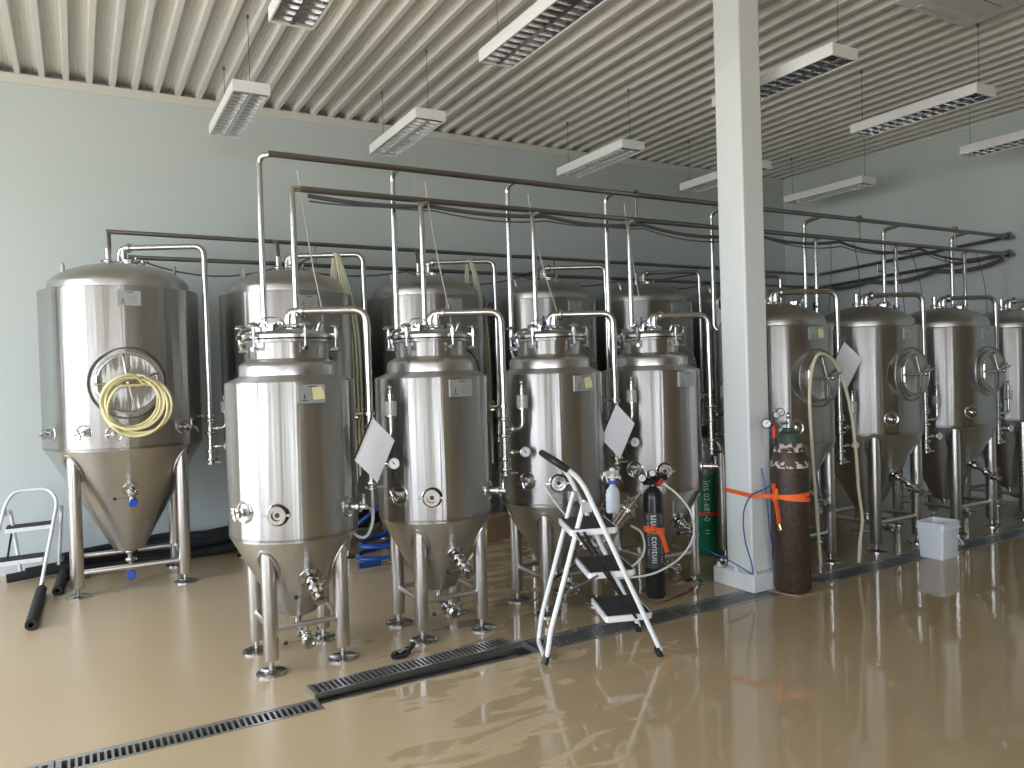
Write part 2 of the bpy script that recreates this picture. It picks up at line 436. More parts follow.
def legs(root, hx, hy, rl, ztop, zb, br, tipr, zt, cone):
    """four legs with screw feet, pads and a ring of four braces"""
    for sx in (-1, 1):
        for sy in (-1, 1):
            x, y = sx*hx, sy*hy
            o = G().lathe([(0, .065), (rl*.96, .065), (rl, .07), (rl, ztop), (0, ztop)], 20, Matrix.Translation((x, y, 0))).build('leg', 'leg', root)
            G().lathe([(0, 0), (.076, 0), (.076, .008), (.062, .014), (.018, .018), (.013, .02), (.013, .07), (0, .07)], 24, Matrix.Translation((x, y, 0))).build('foot', 'fit', o)
            # pad where the leg enters the cone
            r0, z0, r1, z1 = cone; rho = math.hypot(hx, hy)
            zi = z0+(rho-r0)/(r1-r0)*(z1-z0)
            d = V((x, y, 0)).normalized(); sl = math.atan2(r1-r0, z1-z0)
            nrm = V((d.x*math.cos(sl), d.y*math.cos(sl), -math.sin(sl)))
            T = TM(d*(rho+.004)+V((0, 0, zi)), nrm)
            G().lathe([(rl*1.55, -.004), (rl*1.5, .003), (rl*1.3, .004), (rl*1.2, .0)], 28, T, 1., 1.75).build('leg_pad', 'cone', root)
    for a, b in (((-hx, -hy), (hx, -hy)), ((-hx, hy), (hx, hy)), ((-hx, -hy), (-hx, hy)), ((hx, -hy), (hx, hy))):
        G().cyl((a[0], a[1], zb), (b[0], b[1], zb), br, 12).build('brace', 'leg', root)

def cone_port(root, th, cone, z, L=.13, blue=False, lev=True):
    r0, z0, r1, z1 = cone; r = r0+(z-z0)/(z1-z0)*(r1-r0); sl = math.atan2(r1-r0, z1-z0)
    o = outv(th); n = V((o.x*math.cos(sl), o.y*math.cos(sl), -math.sin(sl)))
    p = o*r+V((0, 0, z)); g = G()
    g.lathe([(.06, -.01), (.058, .003), (.05, .005), (.03, .012)], 20, TM(p, n))
    g.cyl(p-n*.02, p+n*L, .019, 14)
    ferrule(g, p+n*.035, n, .02); ferrule(g, p+n*L*.62, n, .02)
    part = g.build('cone_port', 'fit', root)
    e = p+n*L; g = G()
    g.lathe([(.02, -.04), (.032, -.03), (.034, -.022), (.034, 0), (.02, .004), (.02, .03), (.03, .032), (.03, .042), (0, .044)], 16, TM(e, n))
    side = n.cross(V((0, 0, 1))).normalized()
    if side.x > 0: side = -side
    lever(g, e-n*.015, side*1.0+V((0, -.1, .0)), .11)
    upn = V((0, 0, 1))-n*n.z; upn.normalize()
    g.cyl(e-n*.03, e-n*.02+upn*.07+side*-.03, .003, 6)
    g.m(0)
    g.build('butterfly_valve', ['fit', 'blackgloss'], part)
    if blue:
        c = e+n*.045; G().lathe([(0, 0), (.03, 0), (.03, .012), (.026, .016), (0, .016)], 16, TM(c, (0, -1, -.35))).build('blue_cap', 'blue', part)
    return part

def bottom_outlet(root, ztip, kind):
    g = G()
    if kind == 'blue':
        g.cyl((0, 0, ztip+.01), (0, 0, ztip-.10), .018, 12)
        ferrule(g, (0, 0, ztip-.02), (0, 0, 1), .02); ferrule(g, (0, 0, ztip-.08), (0, 0, 1), .02)
        g.tube([(0, 0, ztip-.09), (0, 0, ztip-.165), (0, -.06, ztip-.18)], .019, 12, .03)
        p = g.build('outlet_pipe', 'fit', root)
        g = G(); lever(g, (0, 0, ztip-.02), (.9, -.2, .0), .045); lever(g, (0, 0, ztip-.02), (-.9, -.2, .0), .045, False)
        g.build('butterfly_valve', ['fit', 'blackgloss'], p)
        G().lathe([(0, 0), (.034, 0), (.034, .014), (.028, .02), (0, .02)], 18, TM((0, -.055, ztip-.185), (0, -1, .25))).build('blue_cap', 'blue', p)
    else:
        g.cyl((0, 0, ztip+.01), (0, 0, ztip-.06), .02, 12)
        ferrule(g, (0, 0, ztip-.02), (0, 0, 1), .02)
        for s_ in (-1, 1): g.box(s_*.02, s_*.055, -.006, .006, ztip-.03, ztip-.015)
        g.tube([(0, 0, ztip-.04), (0, -.01, ztip-.085), (.0, -.20, ztip-.105)], .017, 12, .04)
        ferrule(g, (0, -.10, ztip-.095), (0, -1, -.1), .018)
        p = g.build('outlet_pipe', 'fit', root)
        g = G(); e = V((0, -.20, ztip-.105))
        g.lathe([(.018, -.05), (.032, -.045), (.034, -.02), (.02, -.015), (.02, .0), (.036, .002), (.038, .014), (.026, .02), (.022, .01), (0, .01)], 18, TM(e, (0, -1, -.05)))
        lever(g, e+V((0, .03, 0)), (-1, -.1, .05), .11)
        g.m(0).tube([e+V((.02, .02, 0)), e+V((.05, .01, .02)), e+V((.045, -.01, .06))], .006, 6, .02)
        g.cyl(e+V((-.0, .035, .0)), e+V((-.0, .03, .075)), .008, 8); g.cyl(e+V((0, .06, 0)), e+V((.0, .06, .07)), .009, 8)
        g.build('outlet_valve', ['fit', 'blackgloss'], p)

def vent(root, ztop, zlid, R, th, zend, rp=.02, body=.3, zbr=None):
    d = outv(th); e = d*R; s = V((.95, -.3, 0)).normalized()
    g = G()
    g.tube([(0, 0, zlid), (0, 0, ztop), (e.x, e.y, ztop), (e.x, e.y, zend)], rp, 14, .075, nb=8)
    st = d*.035
    g.cyl((st.x, st.y, zlid), (st.x, st.y, ztop-.005), rp*1.05, 12)
    ferrule(g, (0, 0, zlid+.012), (0, 0, 1), rp*1.2); ferrule(g, (st.x, st.y, zlid+.012), (0, 0, 1), rp*1.2)
    f = d*.075; ferrule(g, (f.x, f.y, ztop), d, rp)
    p = g.build('vent_pipe', 'pipe', root)
    z3 = zend+.235; z2 = zend+.10
    if zbr is None: zbr = zend+.36
    b = d*(body-.01)
    g = G(); g.cyl((b.x, b.y, zbr), (e.x*1.02, e.y*1.02, zbr), .007, 8)
    g.lathe([(rp, -.008), (rp*1.6, -.008), (rp*1.6, .008), (rp, .008)], 14, Matrix.Translation((e.x, e.y, zbr)))
    g.build('pipe_bracket', 'fit', p)
    for z in (z3-.035, z3+.06, z2-.035): g = G(); ferrule(g, (e.x, e.y, z), (0, 0, 1), rp); g.build('pipe_clamp', 'fit', p)
    g = G(); g.tube([V((e.x, e.y, z3)), V((e.x, e.y, z3))+s*.11, V((e.x, e.y, z3+.12))+s*.11], .012, 10, .04)
    ferrule(g, V((e.x, e.y, z3))+s*.05, s, .013); g.build('airlock_arm', 'fit', p)
    g = G(); g.cyl(V((e.x, e.y, z2)), V((e.x, e.y, z2))+s*.085, .010, 10); ferrule(g, V((e.x, e.y, z2))+s*.045, s, .012); g.build('gauge_arm', 'fit', p)
    g = G(); ferrule(g, (e.x, e.y, zend+.005), (0, 0, 1), rp)
    g.lathe([(0, -.03), (.03, -.03), (.03, -.02), (.018, -.018), (.018, 0)], 12, Matrix.Translation((e.x, e.y, zend)))
    g.cyl(V((e.x, e.y, zend-.02)), V((e.x, e.y, zend-.02))+s*.07, .009, 8)
    g.cyl(V((e.x, e.y, zend-.02)), V((e.x, e.y, zend-.02))-s*.035, .009, 8)
    g.build('end_valve', 'fit', p)
    a = V((e.x, e.y, z3+.12))+s*.11
    g = G(); T = Matrix.Translation(a)
    g.m(0).lathe([(.012, -.01), (.03, -.008), (.03, 0), (.012, .002)], 14, T)
    g.lathe([(.014, 0), (.014, .10), (.02, .102), (.02, .112), (.008, .115), (.008, .135), (0, .135)], 14, T)
    g.sph(a+V((0, 0, .148)), .013, 10)
    g.m(1).lathe([(.033, 0), (.034, .07), (.031, .075)], 16, T)
    g.build('airlock', ['fit', 'glass'], p)
    gauge(p, V((e.x, e.y, z2))+s*.115+V((0, -.012, 0)), (-.35, -1, .05))
    return p

# ------------------------------------------------------------------ tank prototypes
def make_f():
    root = thing('fermentation_tank', '', 'tank')
    cone = (.10, .235, .322, .655)
    G().lathe([(.322, .65), (.326, .66), (.326, 1.425), (.323, 1.434), (.318, 1.437), (.25, 1.468)], 72).build('jacket', 'jacket', root)
    G().lathe([(.03, .222), (.07, .226), (.10, .24), (.318, .645), (.326, .66), (.326, .672)], 72).build('cone', 'cone', root)
    G().lathe([(.252, 1.462), (.252, 1.512), (.246, 1.526), (.228, 1.538), (.205, 1.545), (.2, 1.552)], 64).build('neck_ring', 'satin', root)
    G().lathe([(.2, 1.545), (.2, 1.632), (.222, 1.634), (.222, 1.648), (.2, 1.65)], 64).build('hatch_neck', 'jacket', root)
    lid = G().lathe([(.2, 1.655), (.224, 1.655), (.224, 1.672), (.215, 1.678), (.17, 1.692), (.09, 1.704), (0, 1.708)], 64).build('hatch_lid', 'satin', root)
    g = G(); g.lathe([(.212, 1.648), (.218, 1.6515), (.212, 1.655)], 48); g.build('gasket', 'black', lid)
    for a in (-57, 6, 67, 127, 187, 247):
        o = outv(a); T = TM(o*.238+V((0, 0, 0)), o); g = G()
        c = o*.24
        g.cyl(c+V((0, 0, 1.60)), c+V((0, 0, 1.715)), .0065, 8)
        g.box(-.02, .02, 1.598, 1.612, -.028, .012, T) if False else g.cyl(c+V((0, 0, 1.60))-o*.03, c+V((0, 0, 1.60))+o*.012, .011, 8)
        g.lathe([(0, 1.71), (.03, 1.712), (.032, 1.718), (.024, 1.728), (.012, 1.732), (0, 1.733)], 12, Matrix.Translation(c), 1.0, .8)
        g.cyl(c+V((0, 0, 1.66)), c+V((0, 0, 1.70)), .012, 8)
        g.box(-.010, .010, -.02, .012, -.006, .006, TM(c-o*.012+V((0, 0, 1.675)), (0, 0, 1), o))
        g.build('clamp_bolt', 'fit', lid)
    # hinge
    o = outv(-82); g = G(); c = o*.245
    g.tube([c*1.0+V((0, 0, 1.60)), c*1.04+V((0, 0, 1.63)), c*1.04+V((0, 0, 1.69)), c*.8+V((0, 0, 1.705))], .010, 8, .02)
    g.cyl(c*1.05+V((.0, -.022, 1.66)), c*1.05+V((.0, .022, 1.66)), .014, 8); g.build('lid_hinge', 'fit', lid)
    # sight glass with lamp, lid handle, spray-ball riser fittings
    g = G(); c = V((-.095, -.04, 1.70))
    g.lathe([(.055, -.01), (.055, .012), (.07, .014), (.07, .026), (.05, .028), (.045, .02), (0, .022)], 24, Matrix.Translation(c))
    for k in range(6):
        a = k*PI/3; g.cyl(c+V((.06*math.cos(a), .06*math.sin(a), .02)), c+V((.06*math.cos(a), .06*math.sin(a), .04)), .007, 6)
    g.tube([c+V((-.06, 0, .03)), c+V((-.04, -.01, .065)), c+V((.04, .0, .065)), c+V((.07, .01, .035))], .004, 6, .03)
    g.build('sight_glass', 'fit', lid)
    g = G(); g.lathe([(.06, -.012), (.06, .004), (.045, .016), (.03, .02)], 24, Matrix.Translation((.01, 0, 1.706))); g.build('lid_flange', 'fit', lid)
    g = G(); g.tube([(.135, -.05, 1.695), (.15, -.06, 1.745), (.175, -.035, 1.745), (.165, -.02, 1.69)], .005, 6, .012); g.build('lid_handle', 'fit', lid)
    g = G(); p = V((.075, .14, 1.69))
    g.cyl(p, p+V((0, 0, .07)), .014, 10); ferrule(g, p+V((0, 0, .03)), (0, 0, 1), .014); g.cyl(p+V((-.03, 0, .05)), p+V((.03, 0, .05)), .008, 8)
    g.m(1).box(-.03, -.018, -.006, .006, .05, .115, Matrix.Translation(p)); g.build('ball_valve', ['fit', 'blue'], lid)
    legs(root, .18, .18, .037, .60, .215, .015, .1, .2, cone)
    vent(root, 1.80, 1.71, .405, 64, .885, .0205, .326, 1.255)
    label_plate(root, 4, .326, 1.372)
    body_port(root, -60, .326, .805, 'knob'); body_port(root, -27, .326, .795, 'glass'); body_port(root, 42, .326, .79, 'valve')
    cone_port(root, 4, cone, .45); bottom_outlet(root, .235, 'valve')
    return root

def manway(root, z, R, ro, rd, th=0, proj=.05):
    o = outv(th); T = TM(o*(R-.03)+V((0, 0, z)), o)
    g = G(); q = proj
    g.lathe([(ro, -.06), (ro, .028+q*.25), (ro*.985, .034+q*.25), (rd*1.17, .012), (rd*1.12, .012), (rd*1.12, .03+q), (rd*1.05, .034+q), (rd*1.0, .03+q)], 48, T)
    mw = g.build('manway', 'cone', root)
    g = G(); g.lathe([(rd*1.02, .02+q), (rd*1.02, .038+q), (rd*.98, .044+q), (rd*.9, .040+q), (rd*.5, .052+q), (0, .056+q)], 48, T)
    g.build('manway_door', 'jacket', mw)
    g = G(); zc = .075+q
    for a in (PI/2+.15, -PI/2+.2, PI+.02, .35):
        ca, sa = math.cos(a), math.sin(a)
        e = V((rd*.98*ca, rd*.98*sa, .055+q)); g.cyl(T @ V((0, 0, zc)), T @ e, .008, 8); g.sph(T @ e, .014, 8)
    e = V((-rd*.98, 0, .05+q)); g.cyl(T @ (e+V((0, .055, 0))), T @ (e+V((0, -.055, 0))), .011, 8)
    g.cyl(T @ V((0, 0, .05+q)), T @ V((0, 0, .12+q)), .013, 10); g.sph(T @ V((0, 0, .12+q)), .018, 10)
    a = .4; g.cyl(T @ V((-.03, -.01, .115+q)), T @ V((.10*math.cos(a), .10*math.sin(a), .115+q)), .008, 8)
    g.build('manway_handwheel', 'fit', mw)
    return mw

def lug(root, R, th, z):
    o = outv(th); c = o*R+V((0, 0, z)); tg = V((0, 0, 1)).cross(o)
    g = G(); g.tube([c-tg*.03, c-tg*.018+V((0, 0, .05)), c+V((0, 0, .062)), c+tg*.018+V((0, 0, .05)), c+tg*.03], 0, 4, .015, rect=(.008, .006)); g.build('lifting_lug', 'leg', root)

def make_b():
    root = thing('fermentation_tank', '', 'tank')
    cone = (.10, .235, .522, 1.005)
    G().lathe([(.520, 1.0), (.525, 1.01), (.525, 2.107), (.522, 2.117), (.515, 2.121), (.465, 2.125)], 96).build('jacket', 'jacket', root)
    G().lathe([(.02, .222), (.06, .226), (.10, .24), (.514, .995), (.525, 1.01), (.525, 1.022)], 96).build('cone', 'cone', root)
    G().lathe([(.466, 2.115), (.466, 2.165), (.461, 2.185), (.436, 2.215), (.376, 2.255), (.28, 2.295), (.16, 2.322), (.06, 2.332), (0, 2.333)], 96).build('dome', 'satin', root)
    legs(root, .34, .30, .043, .97, .165, .02, .1, .2, cone)
    vent(root, 2.45, 2.325, .62, 62, .87, .0205, .525, 1.20)
    label_plate(root, 3, .525, 2.032, .145, .1)
    manway(root, 1.457, .525, .245, .19, 0)
    body_port(root, -62, .525, 1.125, 'knob'); body_port(root, -31, .525, 1.13, 'knob'); body_port(root, 41, .525, 1.135, 'valve'); body_port(root, -10, .525, 1.115, 'probe')
    cone_port(root, 1, cone, .71, .10, True); bottom_outlet(root, .235, 'blue')
    for a in (-75, 75): lug(root, .375, a, 2.252)
    c = V((-.07, -.02, 2.32)); G().cyl(c, c+V((0, 0, .12)), .022, 12).build('dome_nozzle', 'fit', root)
    g = G(); ferrule(g, c+V((0, 0, .03)), (0, 0, 1), .022); g.cyl(c+V((-.05, 0, .03)), c+V((.03, 0, .03)), .009, 8); g.build('nozzle_clamp', 'fit', root)
    c = V((.07, -.05, 2.317)); g = G(); g.lathe([(.055, -.01), (.055, .02), (.07, .022), (.07, .034), (.04, .036), (.036, .028), (0, .028)], 20, Matrix.Translation(c))
    for k in range(4):
        a = k*PI/2+.5; g.cyl(c+V((.06*math.cos(a), .06*math.sin(a), .03)), c+V((.075*math.cos(a), .075*math.sin(a), .055)), .006, 6)
    g.build('dome_sight_glass', 'fit', root)
    c = V((.16, .02, 2.31)); g = G(); g.cyl(c, c+V((0, 0, .06)), .014, 10); g.cyl(c+V((-.03, 0, .05)), c+V((.04, 0, .05)), .008, 8); g.build('relief_valve', 'fit', root)
    return root

def make_r():
    root = thing('fermentation_tank', '', 'tank')
    cone = (.08, .24, .413, .89)
    G().lathe([(.413, .885), (.417, .895), (.417, 1.705), (.414, 1.713), (.405, 1.717), (.37, 1.722)], 84).build('jacket', 'jacket', root)
    G().lathe([(.02, .228), (.05, .232), (.08, .245), (.408, .88), (.417, .895), (.417, .907)], 84).build('cone', 'cone', root)
    G().lathe([(.375, 1.715), (.375, 1.752), (.369, 1.772), (.345, 1.797), (.285, 1.838), (.2, 1.873), (.1, 1.892), (0, 1.897)], 84).build('dome', 'satin', root)
    legs(root, .26, .26, .043, .87, .215, .016, .1, .2, cone)
    vent(root, 1.98, 1.89, .485, 60, .73, .0205, .417, 1.05)
    label_plate(root, -4, .417, 1.655, .125, .085)
    manway(root, 1.345, .417, .205, .15, -2, .03)
    body_port(root, -28, .417, 1.01, 'probe')
    cone_port(root, 2, cone, .56, .21); bottom_outlet(root, .245, 'valve')
    c = V((-.04, .02, 1.885)); g = G().cyl(c, c+V((0, 0, .11)), .02, 12); ferrule(g, c+V((0, 0, .03)), (0, 0, 1), .02); g.build('dome_nozzle', 'fit', root)
    c = V((.15, -.09, 1.87)); g = G(); g.lathe([(.045, -.015), (.045, .02), (.06, .022), (.06, .036), (.03, .04), (0, .04)], 20, Matrix.Translation(c))
    for k in range(5):
        a = k*PI*2/5; g.cyl(c+V((.05*math.cos(a), .05*math.sin(a), .03)), c+V((.062*math.cos(a), .062*math.sin(a), .055)), .006, 6)
    g.tube([c+V((-.05, 0, .04)), c+V((-.03, 0, .075)), c+V((.03, 0, .075)), c+V((.05, 0, .04))], .004, 6, .02)
    g.build('dome_sight_glass', 'fit', root)
    return root

FX = [(.97, 4.08), (1.775, 4.08), (2.575, 4.08), (3.375, 4.08)]
BX = [(.30+1.215*i, 6.36) for i in range(6)]
RX = [(4.49+1.043*i, 4.03) for i in range(4)]
FL = ['hatch-topped steel tank nearest the camera, first of the front row',
      'second hatch-topped steel tank of the front row, beside the nearest one',
      'hatch-topped steel tank right behind the white three-step ladder',
      'hatch-topped steel tank behind the black gas cylinder, last before the white column']
BL = ['large steel tank at far left with a yellow hose coil on its manway',
      'large domed steel tank by the back wall, directly behind the nearest hatch-topped tank',
      'large domed steel tank by the back wall, second behind the front row',
      'large domed steel tank by the back wall, seen behind the tank with the step ladder',
      'large domed steel tank by the back wall, behind the last hatch-topped tank',
      'domed steel tank by the back wall, mostly hidden behind the white column']
RL = ['domed steel tank just right of the white column with a cream hose over its manway',
      'domed steel tank with side manway, left behind the white bucket, second right of the column',
      'domed steel tank with side manway, third right of the white column',
      'domed steel tank cut off by the right edge, beside the right wall']
BLA = ['large', ]
def row(proto, pos, labels, group):
    out = []
    for i, p in enumerate(pos):
        o = proto if i == 0 else copy_tree(proto)
        o.location = (p[0], p[1], 0); o['label'] = labels[i]; o['group'] = group; out.append(o)
    return out
F = row(make_f(), FX, FL, 'hatch-topped tanks in the front row')
B = row(make_b(), BX, BL, 'large domed tanks along the back wall')
R = row(make_r(), RX, RL, 'domed tanks right of the column')
for o in (F[0], F[2]): sticky(o, 9.5, .326, 1.374)
sticky(R[0], 1, .417, 1.655)

# strainer on the third front tank
t = F[2]; g = G()
a = V((.01, -.34, .385)); b = V((-.02, -.50, .44)); c = V((.19, -.53, .655))
g.tube([a, b], .012, 10)
g.cyl(b, c, .034, 18); ferrule(g, b+(c-b)*.06, c-b, .034, .02); ferrule(g, b+(c-b)*.88, c-b, .034, .02)
g.cyl(c, c+(c-b).normalized()*.09, .012, 10)
g.cyl(c+V((-.05, -.01, .03)), c+V((.05, .0, .05)), .009, 8); g.cyl(c+V((-.03, 0, .06)), c+V((.045, 0, -.01)), .008, 8)
g.build('inline_strainer', 'fit', t)

# ------------------------------------------------------------------ overhead pipes
H1Y, H1Z, H2Y, H2Z = 4.25, 2.662, 4.25, 2.487
XW = 8.12
# bottoms: F row upper drops land on the tank shoulders, R row ones on the domes' rear edge
def header(name, label, pts, r, drops, group):
    o = thing(name, label, 'pipe', pts[0], 0, group); base = V(pts[0])
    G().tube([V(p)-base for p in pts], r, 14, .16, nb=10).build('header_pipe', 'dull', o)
    for d in drops:
        path = [V(p)-base for p in d['path']]
        dp = G().tube(path, d.get('r', .0165), 12, .045, nb=7)
        dr = dp.build('drop_pipe', 'pipe', o)
        if d.get('valve'):
            e = path[-1]; z = d['valve']; q = V((e.x, e.y, z-base.z)); g = G()
            g.lathe([(.017, -.035), (.026, -.03), (.026, -.012), (.018, -.008), (.022, 0), (.018, .008), (.026, .012), (.026, .03), (.017, .035)], 14, Matrix.Translation(q))
            g.m(1).box(-.038, -.026, -.008, .008, -.03, .035, Matrix.Translation(q)); g.m(0).cyl(q+V((-.03, 0, 0)), q, .008, 6)
            g.build('drop_valve', ['fit', d.get('vm', 'blue')], dr)
    return o
dr = []
F1D = [.885, 1.68, 2.465, 3.25]
for i, x in enumerate(F1D):
    y = 4.36
    first = (i == 0)
    tx = x+(FX[i][0]-x)*.15
    if first: x, y = .90, 4.32
    top = [(x+.06, H1Y, H1Z), (x, y, H1Z)] if first else [(x, H1Y, H1Z), (x, y, H1Z-.012)]
    dr.append({'path': top+[(x, y, 1.60), (x, 4.30, 1.50)], 'valve': 1.62, 'r': .0165})
for i, (x, y) in enumerate(RX):
    xx = x-.19
    dr.append({'path': [(xx, H1Y-.0, H1Z-.01), (xx, 4.42, H1Z-.03), (xx, 4.42, 1.74), (xx+.03, 4.32, 1.70)], 'r': .0165})
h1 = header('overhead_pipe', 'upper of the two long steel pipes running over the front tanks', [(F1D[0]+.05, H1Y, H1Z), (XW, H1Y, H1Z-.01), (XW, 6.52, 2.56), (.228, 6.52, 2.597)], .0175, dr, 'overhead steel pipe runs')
# leading riser of the upper header = first drop; fix its bend by a corner elbow
dr = []
F2D = [1.052, 1.805, 2.575, 3.345]
for i, x in enumerate(F2D):
    ly = FX[i][1]+.15
    dr.append({'path': [(x+.05, H2Y, H2Z-(0 if i == 0 else .01)), (x, H2Y-.0, H2Z-(0 if i == 0 else .03)), (x, ly, H2Z-.12), (x, ly, 1.74)]})
for i, (x, y) in enumerate(RX):
    xx = x-.24
    dr.append({'path': [(xx+.05, H2Y, H2Z-.01), (xx, 4.27, H2Z-.025), (xx, 4.27, 1.80)], 'valve': 1.91, 'vm': 'blackgloss'})
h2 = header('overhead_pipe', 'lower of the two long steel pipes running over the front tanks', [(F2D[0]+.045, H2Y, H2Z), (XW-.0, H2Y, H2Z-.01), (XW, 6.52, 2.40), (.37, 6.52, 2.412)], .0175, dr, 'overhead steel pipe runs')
def sub(parent, g, name, m):
    base = parent.location; g.v = [p-V(base) for p in g.v]; return g.build(name, m, parent)
# drops from the back run to the back tanks
for i, (x, y) in enumerate(BX):
    g = G(); xx = x-.06
    g.tube([(xx, 6.52, 2.59), (xx, 6.40, 2.57), (xx, 6.36, 2.44)], .014, 10, .04, nb=5); sub(h1, g, 'drop_pipe', 'dull')
    g = G(); xx = x+.1
    g.tube([(xx, 6.52, 2.405), (xx, 6.44, 2.40), (xx, 6.42, 2.29)], .012, 10, .04, nb=5); sub(h2, g, 'drop_pipe', 'dull')
for x in (3.43, 5.82, 7.2):
    g = G().cyl((x, H1Y, H1Z), (x, H2Y, H2Z), .008, 8)
    ferrule(g, (x, H1Y, H1Z), (1, 0, 0), .0185, .016); sub(h1, g, 'pipe_hanger', 'dull')
for (hh, zz) in ((h1, H1Z), (h2, H2Z)):
    g = G().cyl((XW-.12, H1Y, zz), (XR-.002, H1Y, zz-.01), .0165, 12); ferrule(g, (XW-.02, H1Y, zz-.005), (1, 0, 0), .024, .03); sub(hh, g, 'wall_flange', 'dull')
for x in (1.8, 4.2, 6.1):
    sub(h1, G().cyl((x, 6.52, 2.59), (x, 6.52, 2.405), .009, 8).cyl((x, 6.52, 2.5), (x, 7.1, 2.5), .009, 8), 'pipe_hanger', 'dull')
for y in (4.9, 5.7):
    sub(h1, G().cyl((XW, y, 2.63), (XW, y, 2.44), .009, 8).cyl((XW, y, 2.5), (XR, y, 2.5), .009, 8), 'pipe_hanger', 'dull')
# first risers come straight off the header ends
# ------------------------------------------------------------------ cables
def sag(p0, p1, s, n=14):
    p0 = V(p0); p1 = V(p1)
    return [p0.lerp(p1, i/n)-V((0, 0, s*4*(i/n)*(1-i/n))) for i in range(n+1)]
def cable(name, label, pts, r, m, cat='cable', group=None, seg=6, bend=0):
    o = G().tube(pts, r, seg, bend).build(name, m); return tag(o, label, cat, group)
segs = [(1.15, 1.9, .02), (1.9, 2.7, .02), (2.7, 3.5, .03), (3.5, 4.6, .05), (4.6, 5.6, .04), (5.6, 6.7, .06), (6.7, 7.9, .07)]
allp = []
for a, b, s in segs: allp += sag((a, H2Y+.03, H2Z-.025), (b, H2Y+.03, H2Z-.025), s, 8)[:-1]
allp.append(V((7.9, H2Y+.03, H2Z-.03)))
cable('control_cable', 'thick black cable bundle sagging under the lower overhead pipe', allp, .013, 'cable', group='cables along the overhead pipes')
cable('control_cable', 'thin black cable dipping below the bundle under the lower overhead pipe', [p-V((0, .02, .012+.03*abs(math.sin(p.x*2)))) for p in allp], .005, 'cable', group='cables along the overhead pipes')
al = []
for a, b, s in ((.45, 1.5, .10), (1.5, 2.6, .06), (2.6, 3.8, .10), (3.8, 5.0, .08), (5.0, 6.2, .08), (6.2, 7.7, .06)): al += sag((a, 6.49, 2.385), (b, 6.49, 2.385), s, 8)[:-1]
al.append(V((7.8, 6.49, 2.385)))
cable('control_cable', 'thin dark cable hanging in loops from the lower pipe along the back wall', al, .006, 'cable', group='cables along the overhead pipes')
al = []
for a, b, s in ((4.3, 5.0, .05), (5.0, 5.8, .06), (5.8, 6.4, .03)):
    al += sag((XW-.04, a, 2.43-(a-4.3)*.025), (XW-.04, b, 2.43-(b-4.3)*.025), s, 8)[:-1]
cable('control_cable', 'thick black cable bundle under the lower pipe along the right wall', al, .022, 'cable', group='cables along the overhead pipes')
for i, (x0, x1, fx) in enumerate(((1.105, 1.20, 0), (1.86, 1.97, 1), (2.57, 2.74, 2), (3.34, 3.43, 3))):
    cable('sensor_cable', ['pale thin cable dropping from the lower pipe to the nearest hatch-topped tank', 'pale thin cable dropping to the lid of the second hatch-topped tank', 'pale thin cable dropping to the lid of the tank behind the ladder', 'pale thin cable dropping to the lid of the last tank before the column'][i],
          [(x0-.02, H2Y-.01, H2Z+.10), (x0, H2Y, H2Z-.03), (x0+(x1-x0)*.35, 4.21, 2.10), (x1-.01, 4.2, 1.80), (x1-.02, 4.18, 1.69)], .0035, 'pcable', group='thin cables to the tank lids', bend=.1)
for i, (x, dx) in enumerate(((5.45, -.12), (5.75, -.02), (6.25, .08), (6.5, .12), (7.3, -.08), (7.55, .05))):
    cable('sensor_cable', ['thin cable slanting down between the first and second tank right of the column', 'thin cable hanging straight above the second tank right of the column',
                           'thin cable left of the third tank right of the column', 'thin cable slanting to the third tank right of the column',
                           'thin cable left of the tank at the right edge', 'thin cable above the tank at the right edge'][i],
          [(x, H2Y, H2Z-.03), (x+dx*.5, 4.2, 2.2), (x+dx, 4.19, 1.87)], .0035, 'cable', group='thin cables to the tank lids', bend=.1)

# ------------------------------------------------------------------ luminaires
def make_lamp(L=1.04, W=.24, H=.075):
    root = thing('louvre_lamp', '', 'lamp'); zb = 0
    g = G(); t = .008
    g.box(-W/2, W/2, 0, L, H-.01, H); g.box(-W/2, -W/2+t, 0, L, 0, H-.01); g.box(W/2-t, W/2, 0, L, 0, H-.01)
    g.box(-W/2+t, W/2-t, 0, .015, 0, H-.01); g.box(-W/2+t, W/2-t, L-.015, L, 0, H-.01)
    g.build('housing', 'white', root, smooth=0)
    g = G(); g.box(-.007, .007, .015, L-.015, .002, .03)
    n = 14
    for s_ in (-1, 1):
        cx = s_*(W/4-.001)
        g.box(cx-.092/2-.004, cx-.092/2, .015, L-.015, .004, .032); g.box(cx+.092/2, cx+.092/2+.004, .015, L-.015, .004, .032)
        for k in range(n):
            y = .015+(L-.03)*(k+.5)/n
            g._add([(cx-.046, y-.002, .004), (cx+.046, y-.002, .004), (cx+.046, y-.006, .034), (cx-.046, y-.006, .034),
                    (cx-.046, y+.002, .004), (cx+.046, y+.002, .004), (cx+.046, y+.006, .034), (cx-.046, y+.006, .034)],
                   [(0, 3, 2, 1), (4, 5, 6, 7), (0, 1, 5, 4)])
    g.build('louvre', 'louver', root, smooth=0)
    g = G(); g.box(-W/2+.01, W/2-.01, .015, L-.015, H-.016, H-.0105)
    g.build('reflector', 'lampin', root, smooth=0)
    for s_ in (-1, 1): G().cyl((s_*W/4, .03, .046), (s_*W/4, L-.03, .046), .008, 8).build('fluorescent_tube', 'dial', root)
    for y in (.05, L-.03):
        g = G(); g.cyl((0, y, H), (0, y, .53), .0022, 6); g.cyl((0, y, H), (0, y, H+.018), .009, 8); g.cyl((0, y, .51), (0, y, .533), .010, 8)
        g.build('hanging_wire', 'cable', root)
    return root
